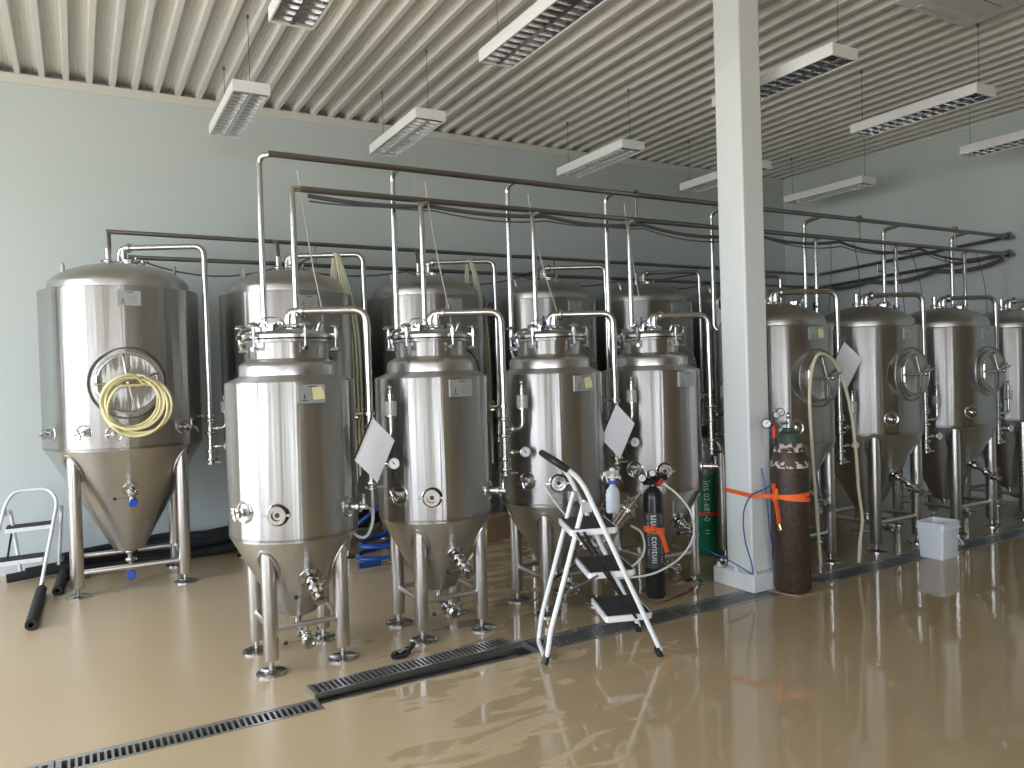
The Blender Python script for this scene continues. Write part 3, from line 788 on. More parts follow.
lamps = [((1.072, 5.29), 'pendant louvre lamp above the second back tank, leftmost in the far row'),
         ((2.36, 5.29), 'pendant louvre lamp, second in the far row, above the upper pipe'),
         ((4.26, 5.29), 'pendant louvre lamp in the far row just left of the column'),
         ((5.83, 5.29), 'pendant louvre lamp in the far row partly hidden by the column'),
         ((7.43, 5.29), 'pendant louvre lamp nearest the far right corner'),
         ((1.072, 3.17), 'pendant louvre lamp cut off by the top edge at left'),
         ((2.33, 3.17), 'large pendant louvre lamp reaching the top edge, left of the column'),
         ((4.25, 3.17), 'pendant louvre lamp just right of the column near the top'),
         ((5.80, 3.17), 'long pendant louvre lamp below the ceiling air conditioner'),
         ((7.36, 3.17), 'pendant louvre lamp cut off by the right edge')]
pl = make_lamp()
for i, (p, lb) in enumerate(lamps):
    o = pl if i == 0 else copy_tree(pl)
    o.location = (p[0], p[1], 3.352); o['label'] = lb; o['group'] = 'pendant louvre lamps'

# air conditioner cassette
ac = thing('air_conditioner', 'white square cassette air conditioner on the ceiling, cut by the top edge', 'air conditioner', (5.24, 2.81, ZC-.055))
def rrect(w, h, r, n=6):
    out = []
    for cx, cy, a0 in ((w-r, h-r, 0), (-w+r, h-r, PI/2), (-w+r, -h+r, PI), (w-r, -h+r, 1.5*PI)):
        for k in range(n+1): a = a0+PI/2*k/n; out.append((cx+r*math.cos(a), cy+r*math.sin(a)))
    return out
G().prism(rrect(.42, .42, .05), 0, .055).build('panel', 'ac', ac, bevel=.01)
G().prism(rrect(.30, .30, .06), -.012, 0).build('grille_frame', 'ac', ac, bevel=.005)
g = G().prism(rrect(.27, .27, .03), -.016, -.012)
g.m(1)
for k in (-1, 1): g.box(-.27, .27, k*.09-.003, k*.09+.003, -.018, -.016)
g.build('grille', ['acg', 'cable'], ac)
for a in range(4):
    T = Matrix.Rotation(a*PI/2, 4, 'Z'); G().box(-.23, .23, -.375, -.335, -.006, .0, T).build('air_vane', 'acg', ac, bevel=.003)

# ------------------------------------------------------------------ floor drain
def grate(name, label, x0, x1, y0, y1, z, T=None, group='steel drain gratings'):
    g = G(); h = .022; lip = .014
    L = x1-x0; W = y1-y0
    g.box(0, L, 0, lip, -h, 0); g.box(0, L, W-lip, W, -h, 0); g.box(0, .02, lip, W-lip, -h, 0); g.box(L-.02, L, lip, W-lip, -h, 0)
    n = int((L-.04)/.0245); p = (L-.04)/n
    for k in range(1, n): g.box(.02+k*p-.0048, .02+k*p+.0048, lip, W-lip, -h*.5, -.0008)
    o = g.build(name, 'grate', None, smooth=0)
    o.location = (x0, y0, z)
    return tag(o, label, 'drain', group)
# channel: bed and kerbs
def channel(x0, x1, y0, y1, label):
    g = G(); g.box(x0, x1, y0, y1, -.119, -.095); g.box(x0, x1, y0, y0+.008, -.095, .002); g.box(x0, x1, y1-.008, y1, -.095, .002)
    for yy in (y0+.008, y1-.014): g.box(x0, x1, yy, yy+.006, -.095, -.026)
    o = g.build('drain_channel', 'grate', None, smooth=0); tag(o, label, 'drain channel')
channel(-2.9, DX, 3.346, 3.474, 'steel floor channel under the grating at lower left')
channel(DX, 7.99, 3.401, 3.599, 'steel floor channel running in front of the tanks to the right')
xs = [-2.88, -1.84, -.14]
for i, (a, b) in enumerate(((-2.88, -1.16), (-1.155, -.125), (-.12, .895))):
    grate('drain_grate', ['slotted drain grating at the far left of the channel', 'slotted drain grating cut by the bottom edge of the photo', 'slotted drain grating at lower left, ending at the open stretch of channel'][i], a, b, 3.354, 3.466, -.001)
x = 2.03; i = 0
gl = ['slotted grating under the step ladder, first right of the open channel', 'slotted grating in front of the black gas cylinder', 'slotted grating ending beside the column footing and brown cylinder',
      'slotted grating in front of the hose that hangs over the manway', 'slotted grating under the white bucket', 'slotted grating at the far right end of the channel']
while x < 7.9:
    b = min(x+1.0, 7.985)
    grate('drain_grate', gl[i], x, b-.004, 3.412, 3.588, -.001); x = b; i += 1
cv = grate('drain_grate', 'lifted slotted grating lying on the floor beside the open channel', 0, 1.06, 0, .125, 0)
cv.location = (.887, 3.466, .024); cv.rotation_euler = (0, 0, .058)
o = G().box(.905, 1.99, 3.425, 3.575, -.094, -.055).build('channel_water', simple('drain_water', (.24, .24, .225), .12, var=.3), None, smooth=0)
tag(o, 'shallow dark water lying in the open stretch of channel', 'water', kind='stuff')

# black plastic hand tool on the floor by the lifted grating
t = thing('floor_clamp', 'small black plastic clip with a steel screw lying beside the lifted grating', 'clamp', (1.41, 3.745, 0), .2)
G().tube([(-.055, -.015, .018), (-.04, .02, .018), (.02, .028, .018), (.055, .0, .03), (.06, -.02, .055)], .014, 10, .03).tube([(-.05, -.02, .014), (.0, -.03, .014), (.04, -.01, .016)], .011, 8, .02).build('clip_body', 'blackgloss', t)
G().cyl((-.02, -.005, .026), (.02, .004, .036), .012, 10).cyl((-.03, .0, .03), (-.018, .0, .03), .017, 10).build('screw', 'fit', t)

# ------------------------------------------------------------------ plastic sleeves with paper on the vent pipes
def make_sleeve():
    t = thing('document_sleeve', '', 'paper')
    # local: hung from origin (top corner), plane x-z
    e1 = V((.118, 0, -.128)); e2 = V((-.106, 0, -.214)); n = V((0, -1, 0))
    def sheet(a, b, c, d, th, nx=6):
        g = G(); vs = []; fs = []
        for j in range(nx+1):
            for i in range(nx+1):
                u, v = a+(b-a)*i/nx, c+(d-c)*j/nx
                p = e1*u+e2*v; off = -.010*math.sin(u*PI)*(.4+v)-.008*v
                vs.append(p+V((0, off, 0)))
        m_ = len(vs); vs += [p+V((0, th, 0)) for p in vs]
        for j in range(nx):
            for i in range(nx):
                q = j*(nx+1)+i; fs += [(q, q+nx+1, q+nx+2, q+1), (m_+q, m_+q+1, m_+q+nx+2, m_+q+nx+1)]
        g._add(vs, fs); return g
    sheet(0, 1, 0, 1, .0012).build('paper_sheet', 'paper', t)
    g = G()
    for k in range(11):
        v = .04+k*.09; p = e1*-.02+e2*v+V((0, -.004-.012*v, 0))
        g.cyl(p, p+V((0, .004, 0)), .004, 6)
    g.tube([e1*-.035+V((0, -.003, 0)), e1*-.035+e2+V((0, -.012, 0))], 0, 4, rect=(.0015, .006)); g.build('punched_strip', 'ink', t)
    g = G()
    for k in range(9):
        v = .15+k*.085
        a = e1*.15+e2*v; b = e1*(.55+.3*random.random())+e2*v
        off = V((0, -.0155-.008*v, 0))
        g.tube([a+V((0, -.009-.008*v, 0)), (a+b)/2+off*1.02, b+V((0, -.010-.008*v, 0))], 0, 4, rect=(.0003, .0007))
    g.build('printed_lines', simple('grey_print', (.45, .46, .5), .7), t)
    G().tube([V((0, .0, -.01)), V((-.01, .045, .03)), V((.015, .045, .03)), V((.005, 0, -.01))], .002, 6, .01).build('hanging_tie', 'whose', t)
    return t
sl = make_sleeve()
for i, (tank, off, lb) in enumerate(((F[0], (.362, -.178-.05, 1.235), 'white paper in a clear sleeve hanging from the vent pipe of the nearest tank'),
                                     (F[2], (.325, -.178-.06, 1.235), 'white paper in a clear sleeve hanging between the tank behind the ladder and its neighbour'),
                                     (R[0], (.424, -.245-.05, 1.60), 'white paper in a clear sleeve hanging beside the first tank right of the column'))):
    o = sl if i == 0 else copy_tree(sl)
    o.location = V(tank.location)+V(off); o.rotation_euler = (0, 0, (0, -.3, -.75)[i]); o['label'] = lb; o['group'] = 'paper sheets hung on vent pipes'

# ------------------------------------------------------------------ hoses
def smooth_pts(ps, n=8):
    """Catmull-Rom through points"""
    ps = [V(p) for p in ps]; out = []
    P = [ps[0]*2-ps[1]]+ps+[ps[-1]*2-ps[-2]]
    for i in range(1, len(P)-2):
        p0, p1, p2, p3 = P[i-1:i+3]
        for k in range(n):
            t = k/n; out.append(.5*((2*p1)+(p2-p0)*t+(2*p0-5*p1+4*p2-p3)*t*t+(3*p1-p0-3*p2+p3)*t**3))
    out.append(ps[-1]); return out
def hose(name, label, ps, r, m, group=None, n=8, seg=8, cat='hose'):
    return tag(G().tube(smooth_pts(ps, n), r, seg).build(name, m), label, cat, group)
# yellow coil on manway of far-left tank
bx, by = BX[0]; yy = by-.527-.085
pts = []
rnd = random.Random(3)
loops = [(.030, 1.33, .180, .185), (.025, 1.345, .165, .16), (.045, 1.32, .195, .19), (.085, 1.29, .215, .20), (.05, 1.31, .195, .20), (.03, 1.34, .16, .15), (.10, 1.27, .20, .215), (.04, 1.33, .19, .18)]
for li, (cx, cz, rx, rz) in enumerate(loops):
    nx = loops[min(li+1, len(loops)-1)]
    for k in range(16):
        t = k/16; a = PI/2+2*PI*t
        c_x = cx+(nx[0]-cx)*t; c_z = cz+(nx[1]-cz)*t; r_x = rx+(nx[2]-rx)*t; r_z = rz+(nx[3]-rz)*t
        top = 1.50 if li % 2 else 1.515
        zz = c_z+r_z*math.sin(a); zz = min(zz, top+.012*li/7) if li != 6 else min(zz, 1.44)
        pts.append(V((bx-.02+c_x+r_x*math.cos(a), yy-.012*li+.02*math.sin(2*a+li), zz)))
hose('yellow_hose', 'coil of pale yellow hose hanging on the manway of the far-left tank', pts, .0085, 'yhose', n=3)
# cream hose draped over manway of first tank right of column
hose('cream_hose', 'cream hose draped over the manway of the tank right of the column', [(4.31, 3.50, .09), (4.28, 3.50, .5), (4.25, 3.50, .95), (4.245, 3.50, 1.28), (4.30, 3.50, 1.47), (4.385, 3.50, 1.51), (4.50, 3.50, 1.45), (4.585, 3.50, 1.32), (4.66, 3.50, 1.1), (4.70, 3.50, .82), (4.72, 3.50, .55), (4.75, 3.50, .35), (4.72, 3.50, .2), (4.70, 3.50, .05)], .0115, 'chose')
# hose bundles slung over the vent arms of back tanks
def bundle(bi, cols, grp, lbs):
    t = B[bi].location; e = outv(62)*.40
    x0, y0_ = t.x+e.x, t.y+e.y
    for k, m in enumerate(cols):
        dx = -.05+.03*k
        hose('hanging_hose', lbs[k], [(x0+dx*.8+.02, y0_+.06+.01*k, 1.5), (x0+dx*.5, y0_+.05, 2.2), (x0+dx*.25, y0_+.03, 2.42), (x0+dx*.3, y0_-.015, 2.455), (x0+dx*.3+.01, y0_-.05, 2.40), (x0+.05+dx*.8, y0_-.09, 2.15), (x0+.10+dx, y0_-.10, 1.75), (x0+.105+dx, y0_-.11, 1.1), (x0+.10+dx, y0_-.12, .55+.05*k)], .011, m, grp)
bundle(1, ['chose', 'chose', 'chose', 'ghose'], 'hoses slung over the second back tank pipe', ['cream hose over the pipe behind the nearest tank, leftmost strand', 'cream hose over the pipe behind the nearest tank, second strand', 'cream hose over the pipe behind the nearest tank, third strand', 'pale green hose over the pipe behind the nearest tank, slanting to the right'])
bundle(2, ['ghose', 'chose', 'ghose'], 'hoses slung over the third back tank pipe', ['pale green hose over the pipe behind the second front tank, left strand', 'cream hose over the pipe behind the second front tank, middle strand', 'pale green hose over the pipe behind the second front tank, right strand'])

# black foam-clad hoses along the back wall
for k in range(7):
    y = 6.80+.06*(k % 4); z = .04+.065*(k//3)+(.02 if k % 2 else 0)
    x0 = -.5+.12*k
    ps = [(x0, y-.02*k, z), (x0+.35, y+.05, z+.01), (x0+.8, y, z+.02*(k % 3)), (x0+1.3, y+.03, z+.05*(k//3)), (x0+1.9, y-.03, z+.04), (x0+2.3, y+.02, z)]
    hose('black_hose', ['thick black hose on the floor by the back wall, frontmost', 'thick black hose behind the frontmost one by the back wall', 'thick black hose against the back wall, low in the pile',
                        'thick black hose on top of the low ones behind the far-left tank', 'thick black hose in the middle of the pile by the back wall', 'thick black hose on the right part of the pile by the back wall', 'topmost thick black hose of the pile by the back wall'][k], ps, .034, 'foam', 'black hoses piled by the back wall', n=6, seg=12)
# loose foam tubes on the floor by the left ladder
def foamtube(label, a, b, r=.033):
    t = G(); a = V(a); b = V(b); d = (b-a).normalized(); T = TM(a, d); L = (b-a).length
    t.lathe([(r*.45, 0), (r, 0), (r, L), (r*.45, L), (r*.45, 0)], 18, T); return tag(t.build('foam_tube', 'foam'), label, 'pipe insulation', 'black foam tubes at far left')
foamtube('black foam tube lying towards the camera in front of the left stool', (-.285, 5.40, .034), (-.262, 6.30, .036))
foamtube('shorter black foam tube beside the left leg of the far-left tank', (-.165, 6.20, .034), (-.125, 6.9, .036))

# blue hose coil behind the first two tanks
ps = []
for k in range(56):
    a = k*2*PI/14; r = .28-.012*(k//14); zz = .04+.045*(k//14)
    ps.append((2.12+r*math.cos(a)+.02*math.sin(3*a), 5.78+r*.7*math.sin(a), zz+.02*math.sin(a*.5)+.16*max(0, math.cos(a))))
ps += [(2.38, 5.58, .14), (2.36, 5.52, .08)]
ps2 = [(1.74, 5.9, .16), (1.85, 5.85, .28), (2.02, 5.82, .40), (2.25, 5.82, .46), (2.45, 5.85, .40), (2.52, 5.9, .2)]
hose('blue_hose', 'coil of thick blue hose on the floor behind the first two front tanks', ps, .016, 'bluehose', n=4, seg=10)
hose('blue_hose', 'blue hose arching over the coil behind the first two front tanks', ps2, .016, 'bluehose', n=8, seg=10)
for i, (y, z) in enumerate(((5.16, .28), (5.30, .36))):
    pass
t = thing('hose_fitting', 'blue hose end with a steel coupling on the floor between the first two tanks', 'hose coupling', (1.76, 5.5, .06), .05)
G().cyl((0, 0, 0), (.17, 0, 0), .023, 14).build('hose_end', 'bluehose', t)
G().cyl((.165, 0, 0), (.24, 0, 0), .018, 14).cyl((.235, 0, 0), (.255, 0, 0), .027, 14).build('coupling', 'fit', t)
# grey hose from the vent pipe end under the first sleeve
hose('drain_hose', 'thin grey hose looping down from the vent pipe beside the nearest tank', [(1.334, 3.90, .90), (1.335, 3.90, .80), (1.33, 3.90, .68), (1.29, 3.90, .61), (1.24, 3.93, .63), (1.22, 3.98, .72)], .009, 'pcable')
# yellow scrap of hose and box behind second/third tank
g = G(); t = thing('cardboard_box', 'brown cardboard box on the floor behind the tank with the ladder', 'box', (3.12, 6.0, 0), .3)
bx_ = G(); bx_.box(-.16, .16, -.12, .12, 0, .21); bx_.build('box_body', 'card', t, bevel=.004)
G().box(-.16, .16, -.012, .012, .211, .2125).build('packing_tape', simple('tape', (.55, .45, .3), .3), t)
hose('yellow_hose', 'short loop of yellow hose between the second front tank and the cardboard box', [(2.50, 5.2, .05), (2.58, 5.2, .12), (2.66, 5.2, .22), (2.66, 5.22, .32), (2.58, 5.22, .36), (2.52, 5.24, .30)], .008, 'yhose')

# ------------------------------------------------------------------ step ladders
def step(root, c_front_near, w, d, L, z, inset=.03):
    """c = near front corner, w = width vector, d = depth unit, L = depth"""
    c = V((c_front_near[0], c_front_near[1], 0)); w = V((*w, 0)); d = V((*d, 0)).normalized(); wl = w.length; u = w.normalized()
    poly = [(0, .02), (.02, 0), (L-.01, -.0), (L, .012), (L, wl-.012), (L-.01, wl), (.02, wl), (0, wl-.02)]
    T = Matrix((d, u, V((0, 0, 1)))).transposed().to_4x4(); T.translation = c+V((0, 0, z))
    flip = d.cross(u).z < 0
    g = G(); g.prism([(x, y) for x, y in (reversed(poly) if flip else poly)], -.03, 0, T)
    s_ = g.build('step', 'white', root, bevel=.003)
    i = .013; pm = [(i, i+.008), (i+.008, i), (L-i, i), (L-i, wl-i), (i+.008, wl-i), (i, wl-i-.008)]
    g = G(); g.prism([(x, y) for x, y in (reversed(pm) if flip else pm)], 0, .004, T); g.build('tread_mat', 'mat', s_)
    return s_
lad = thing('step_ladder', 'white three-step folding ladder with a black grip rail, standing over the drain', 'step ladder', (2.275, 3.282, 0))
o0 = V((2.3, 3.3, 0))
def W(p): return V(p)-o0
u = V((.146, .351, 0)); r_ = .0125
Cf, Ct, Ch = V((2.53, 3.03, 0)), V((2.134, 3.156, .935)), V((2.03, 3.19, 1.015))
Cm = V((2.177, 3.142, .874))
def addp(name, g, m): g.v = [p-o0 for p in g.v]; return g.build(name, m, lad)
g = G().tube([Cf+V((0, 0, .03)), Cm, Ct, Ch, Ch+u*.985, Ct+u, Cm+u, Cf+u+V((0, 0, .03))], r_, 12, .04, nb=6); fr = addp('front_frame', g, 'white')
g = G().tube([Ct.lerp(Ch, .35), Ch, Ch+u*.985, (Ct+u).lerp(Ch+u, .35)], r_*1.45, 12, .04, nb=6); addp('grip', g, 'black')
for k in (0, 1):
    p = Cf+u*k; addp('foot_cap', G().cyl(p, p+(Cm-Cf).normalized()*.05, .0165, 10), 'black')
Af, At = V((1.977, 3.26, 0)), V((2.205, 3.186, .80)); Bf, Bt = V((2.085, 3.516, 0)), V((2.31, 3.44, .80))
bow = V((-.0, 0, 0))
g = G().tube([At, Af.lerp(At, .2)+V((-.004, 0, 0)), Af+V((.02, -.006, .02)), Bf+V((.02, -.006, .02)), Bf.lerp(Bt, .2)+V((-.004, 0, 0)), Bt], r_, 12, .05, nb=7); addp('rear_frame', g, 'white')
for p, q in ((Af+V((.012, .004, 0)), V((.035, .0, .085))), (Bf+V((.012, -.02, 0)), V((.03, .0, .06)))): addp('foot_cap', G().cyl(p, p+q*.6, .0185, 10), 'black')
for p in (Cf.lerp(Cm, .9), Cf.lerp(Cm, .9)+u*.94): addp('hinge_plate', G().box(-.04, .012, -.003, .003, -.04, .012, Matrix.Translation(p+V((-.01, .012, 0))) @ Matrix.Rotation(-.3, 4, 'Z')), simple('grey_hinge', (.45, .47, .46), .5))
dd = (-.95, .31)
def railpt(z): return Cf+(Cm-Cf)*(z/.874)
for i, (z, L, ov) in enumerate(((.215, .25, .065), (.44, .25, .078), (.66, .25, .085))):
    p = railpt(z); D = V((*dd, 0)).normalized()
    c = p-D*ov+u*.05-o0
    step(lad, (c.x, c.y), (u.x*.90, u.y*.90), dd, L, z)
# linkage bars
D = V((*dd, 0)).normalized()
for kk in (.0, .035):
    a = railpt(.66)+D*(.10+kk)+u*.03+V((0, 0, -.01)); b = railpt(.20)+D*(.035)+u*.03
    addp('linkage_bar', G().tube([a, b], 0, 4, rect=(.006, .011)), 'blackgloss')
for fr_, kk in (((Af.lerp(At, .42)), .04), ((Bf.lerp(Bt, .42)), .93)):
    b = railpt(.43)+D*.13+u*(.03 if kk < .5 else .9); addp('spreader_bar', G().tube([fr_, b], 0, 4, rect=(.004, .008)), 'blackgloss')

ls = thing('step_stool', 'white two-step folding stool with black treads at the far left wall', 'step stool', (-.41, 6.78, 0))
o1 = V((-.4, 6.6, 0))
def addl(name, g, m): g.v = [p-o1 for p in g.v]; return g.build(name, m, ls)
g = G().tube([(-.60, 6.26, .02), (-.475, 6.52, .60), (-.42, 6.58, .685), (-.20, 6.58, .685), (-.145, 6.52, .60), (-.262, 6.26, .02)], .0125, 12, .09, nb=7); addl('front_frame', g, 'white')
g = G().tube([(-.445, 6.55, .55), (-.40, 6.70, .025), (-.16, 6.70, .025), (-.12, 6.55, .55)], .0125, 12, .06, nb=6); addl('rear_frame', g, 'white')
for x, y in ((-.60, 6.26), (-.262, 6.26)): addl('foot_cap', G().cyl((x-.003, y-.004, 0), (x+.008, y+.02, .05), .016, 10), 'black')
step(ls, (-.485+.4, 6.46-6.6-.02), (.31, .02), (0.0, 1), .2, .43)
step(ls, (-.54+.4, 6.36-6.6-.02), (.31, .02), (0.0, 1), .2, .215)
for x in (-.47, -.15): addl('hinge_plate', G().box(-.004, .004, -.02, .03, -.04, .02, Matrix.Translation((x, 6.52, .56))), simple('grey_hinge', (.45, .47, .46), .5))
for x in (-.44, -.19): addl('linkage_bar', G().tube([(x, 6.64, .42), (x-.03, 6.45, .2)], 0, 4, rect=(.003, .007)), 'blackgloss')

# ------------------------------------------------------------------ gas cylinders
def text_on_cyl(parent, s_, size, R, th0, zt, m, stretch=1.0, name='lettering'):
    """vertical lettering reading downwards, wrapped on a cylinder"""
    cu = bpy.data.curves.new('t', 'FONT'); cu.body = s_; cu.size = size; cu.align_x = 'LEFT'; cu.align_y = 'CENTER'; cu.resolution_u = 3
    o = bpy.data.objects.new('t', cu); C.objects.link(o)
    dg = bpy.context.evaluated_depsgraph_get(); me0 = bpy.data.meshes.new_from_object(o.evaluated_get(dg))
    vs = [v.co.copy() for v in me0.vertices]; fs = [tuple(p.vertices) for p in me0.polygons]
    bpy.data.objects.remove(o); bpy.data.meshes.remove(me0); bpy.data.curves.remove(cu)
    g = G(); out = []
    for v in vs:
        ang = math.radians(th0)+(v.y)/R          # local y of text -> around, x -> down
        out.append(((R+.0012)*math.sin(ang), -(R+.0012)*math.cos(ang), zt-v.x*stretch))
    g._add(out, fs); return g.build(name, m, parent, smooth=0)

# brown cylinder
t = thing('gas_cylinder', 'tall worn brown gas cylinder strapped to the white column', 'gas cylinder', (3.93, 3.41, 0), 0, 'gas cylinders')
Rb = .113
G().lathe([(0, .012), (.10, .012), (Rb, .03), (Rb, .80), (Rb*.995, .81), (Rb*.97, .855), (Rb*.80, .91), (Rb*.72, .93)], 48).build('cylinder_body', 'brown', t)
G().lathe([(Rb*1.001, .795), (Rb*1.008, .80), (Rb*1.008, .83), (Rb*.99, .838)], 48).lathe([(Rb*.86, .895), (Rb*.74, .935), (Rb*.60, .955)], 48).build('flaked_band', 'flake', t)
G().lathe([(Rb*.66, .945), (Rb*.62, .99), (Rb*.5, 1.015), (.04, 1.022), (.036, 1.04), (.028, 1.045), (0, 1.045)], 36).build('cylinder_neck', simple('dark_green_neck', (.05, .075, .055), .5, var=.3, scale=25), t)
v = G().cyl((0, 0, 1.04), (0, 0, 1.10), .014, 12).sph((0, 0, 1.12), .018, 10, (1, 1, 1.3)).cyl((-.03, 0, 1.075), (.04, 0, 1.075), .010, 8).lathe([(0, 0), (.03, 0), (.032, .012), (0, .014)], 14, Matrix.Translation((0, 0, 1.035))).build('cylinder_valve', 'fit', t)
rg = G().cyl((-.03, 0, 1.075), (-.15, -.02, 1.08), .011, 8).cyl((-.11, -.02, 1.06), (-.17, -.02, 1.10), .022, 12).build('regulator', ['fit'], t)
G().cyl((-.155, -.02, 1.07), (-.165, -.03, .975), .017, 12, .011).build('regulator_knob', 'redpl', rg)
G().cyl((-.163, -.03, .99), (-.168, -.032, .94), .0125, 10).build('hose_nipple', 'black', rg)
def bgauge(parent, p, out, r):
    g = G(); T = TM(p, out)
    g.m(0).lathe([(0, -.022), (r, -.02), (r*1.04, 0), (r*.95, .006), (r*.8, .001)], 18, T); g.m(1).lathe([(0, .0015), (r*.82, .0015)], 18, T)
    g.m(0).box(-.0012, .0012, -r*.15, r*.6, .002, .003, T @ Matrix.Rotation(-.8, 4, 'Z'))
    return g.build('regulator_gauge', ['blackgloss', 'dial'], parent)
bgauge(rg, (-.235, -.035, 1.085), (-.9, -.8, 0), .030); bgauge(rg, (-.125, -.05, 1.15), (-.6, -1, .1), .026); bgauge(rg, (-.165, -.05, 1.135), (-.6, -1, .1), .02)
# cardboard under it
o = G().prism([(3.80, 3.50), (3.86, 3.29), (4.20, 3.30), (4.23, 3.46), (4.05, 3.53)], 0.001, .006).build('cardboard_sheet', 'card'); tag(o, 'flattened cardboard sheet under the brown cylinder', 'cardboard')
# black cylinder
t = thing('gas_cylinder', 'slim black gas cylinder with white lettering, standing by the last front tank', 'gas cylinder', (3.12, 3.78, 0), 0, 'gas cylinders')
Rk = .0615
G().lathe([(0, .012), (.05, .012), (Rk, .03), (Rk, .635), (Rk*.93, .665), (Rk*.7, .69), (.022, .705), (.022, .715), (0, .715)], 36).build('cylinder_body', 'blackgloss', t)
ba = G().lathe([(Rk*1.004, .205), (Rk*1.010, .207), (Rk*1.010, .548), (Rk*1.004, .55)], 40).build('printed_wrap', simple('charcoal_wrap', (.055, .06, .062), .5), t)
text_on_cyl(t, 'uun', .070, Rk*1.012, -36, .54, 'txt', 1.0); text_on_cyl(t, 'contuu', .060, Rk*1.012, -36, .405, 'txt', 1.0)
g = G()
for th, nn in ((-75, 17), (6, 20)):
    rr = random.Random(th)
    for k in range(nn):
        z = .53-k*.015
        if rr.random() < .2: continue
        o_ = outv(th); T = TM(o_*Rk*1.011+V((0, 0, z)), o_); g.box(-.005, .005, -.0035, .0035, 0, .0006, T)
for th in (-75, 6):
    o_ = outv(th); g.m(1).box(-.006, .006, -.31, .01, -.0004, .0002, TM(o_*Rk*1.011+V((0, 0, .535)), o_)); g.m(0)
g.build('print_column', [simple('grey_print2', (.4, .42, .42), .6), simple('charcoal_strip', (.055, .06, .062), .5)], t)
v = G().cyl((0, 0, .69), (0, 0, .76), .013, 10).cyl((-.10, -.01, .765), (.02, 0, .76), .013, 10).cyl((-.06, -.01, .74), (-.06, -.01, .81), .018, 10).build('cylinder_valve', 'fit', t)
rg = G().cyl((-.02, -.03, .755), (.07, -.04, .765), .024, 12).cyl((-.09, -.03, .75), (-.02, -.03, .745), .022, 12).build('regulator', 'blackgloss', t)
G().cyl((.0, -.05, .72), (.03, -.05, .755), .017, 10).build('regulator_knob', 'redpl', rg)
bgauge(rg, (-.115, -.04, .775), (-.8, -1, 0), .027); bgauge(rg, (-.05, -.06, .80), (-.6, -1, .1), .022)
# green cylinder
t = thing('gas_cylinder', 'green gas cylinder with a white phone number, half hidden behind the column', 'gas cylinder', (4.20, 4.47, 0), 0, 'gas cylinders')
Rg = .098
G().lathe([(0, .012), (.085, .012), (Rg, .03), (Rg, .62), (Rg*.96, .65)], 44).build('cylinder_body', 'green', t)
G().lathe([(Rg*.97, .63), (Rg*.97, .655), (Rg*.85, .70), (Rg*.5, .74), (.03, .755), (.03, .775), (0, .775)], 44).build('cylinder_shoulder', simple('grey_shoulder', (.45, .47, .46), .5, var=.4, scale=30), t)
G().cyl((0, 0, .77), (0, 0, .86), .014, 10).cyl((-.04, 0, .82), (.07, 0, .82), .012, 8).lathe([(0, 0), (.03, 0), (.03, .014), (0, .016)], 12, Matrix.Translation((0, 0, .86))).build('cylinder_valve', 'fit', t)
g = G(); rr = random.Random(2)
prof = [(.03, .90), (.05, .86), (.07, .81), (.085, .74), (.10, .68), (.098, .62)]
vs = []; fs = []
for j, (pr, pz) in enumerate(prof):
    for k in range(20):
        q = pr*(1+.22*(rr.random()-.5)*(j not in (5,))); a = 2*PI*k/20; vs.append((q*math.cos(a), q*math.sin(a), pz+.012*(rr.random()-.5)))
for j in range(len(prof)-1):
    for k in range(20): fs.append((j*20+k, j*20+(k+1) % 20, (j+1)*20+(k+1) % 20, (j+1)*20+k))
g._add(vs, fs); g.build('plastic_cover', simple('crumpled_film', (.7, .72, .72), .15, alpha=.35), t, smooth=0)
text_on_cyl(t, 'โทร 02-689-0', .062, Rg*1.004, -36, .585, 'txt', .95); text_on_cyl(t, '11', .05, Rg*1.004, -36, .215, 'txt')

# straps
def ribbon(name, label, path, hh, m, n=4, th=.0022, closed=False):
    pts = smooth_pts(path, n) if n > 1 else [V(p) for p in path]
    g = G(); vs = []; fs = []
    N_ = len(pts)
    for i, p in enumerate(pts):
        h = hh if not callable(hh) else hh(i/(N_-1))
        t_ = (pts[min(i+1, N_-1)]-pts[max(i-1, 0)]); t_.z = 0; nn = V((t_.y, -t_.x, 0)); nn = nn.normalized() if nn.length > 1e-6 else V((0, -1, 0))
        vs += [p-V((0, 0, h)), p+V((0, 0, h)), p+V((0, 0, h))+nn*th, p-V((0, 0, h))+nn*th]
    for i in range(N_-1):
        a = 4*i; b = a+4
        fs += [(a, b, b+1, a+1), (a+1, b+1, b+2, a+2), (a+2, b+2, b+3, a+3), (a+3, b+3, b, a)]
    fs += [(0, 1, 2, 3), tuple(reversed(range(4*(N_-1), 4*N_)))]
    g._add(vs, fs); return g, name, label
def arc(cx, cy, R, a0, a1, z0, z1, n=16):
    return [V((cx+R*math.sin(math.radians(a0+(a1-a0)*k/n)), cy-R*math.cos(math.radians(a0+(a1-a0)*k/n)), z0+(z1-z0)*k/n)) for k in range(n+1)]
st = thing('orange_strap', 'orange webbing strap tying the brown cylinder to the column', 'strap', (3.95, 3.42, .6))
def adds(parent, g, name, m): b = V(parent.location); g.v = [p-b for p in g.v]; return g.build(name, m, parent)
cxb, cyb = 3.93, 3.41
g, _, _ = ribbon('', '', [(3.93, 3.795, .625), (3.74, 3.795, .625), (3.738, 3.68, .62), (3.738, 3.562, .612), (3.755, 3.555, .61)]+arc(cxb, cyb, .1165, -118, 60, .61, .637), .014, 'orange', 1)
adds(st, g, 'strap_band', 'orange')
g, _, _ = ribbon('', '', arc(cxb, cyb, .118, -118, 60, .622, .587), .013, 'orange', 1); adds(st, g, 'strap_band', 'orange')
k0 = outv(-98)*.122+V((cxb, cyb, .612))
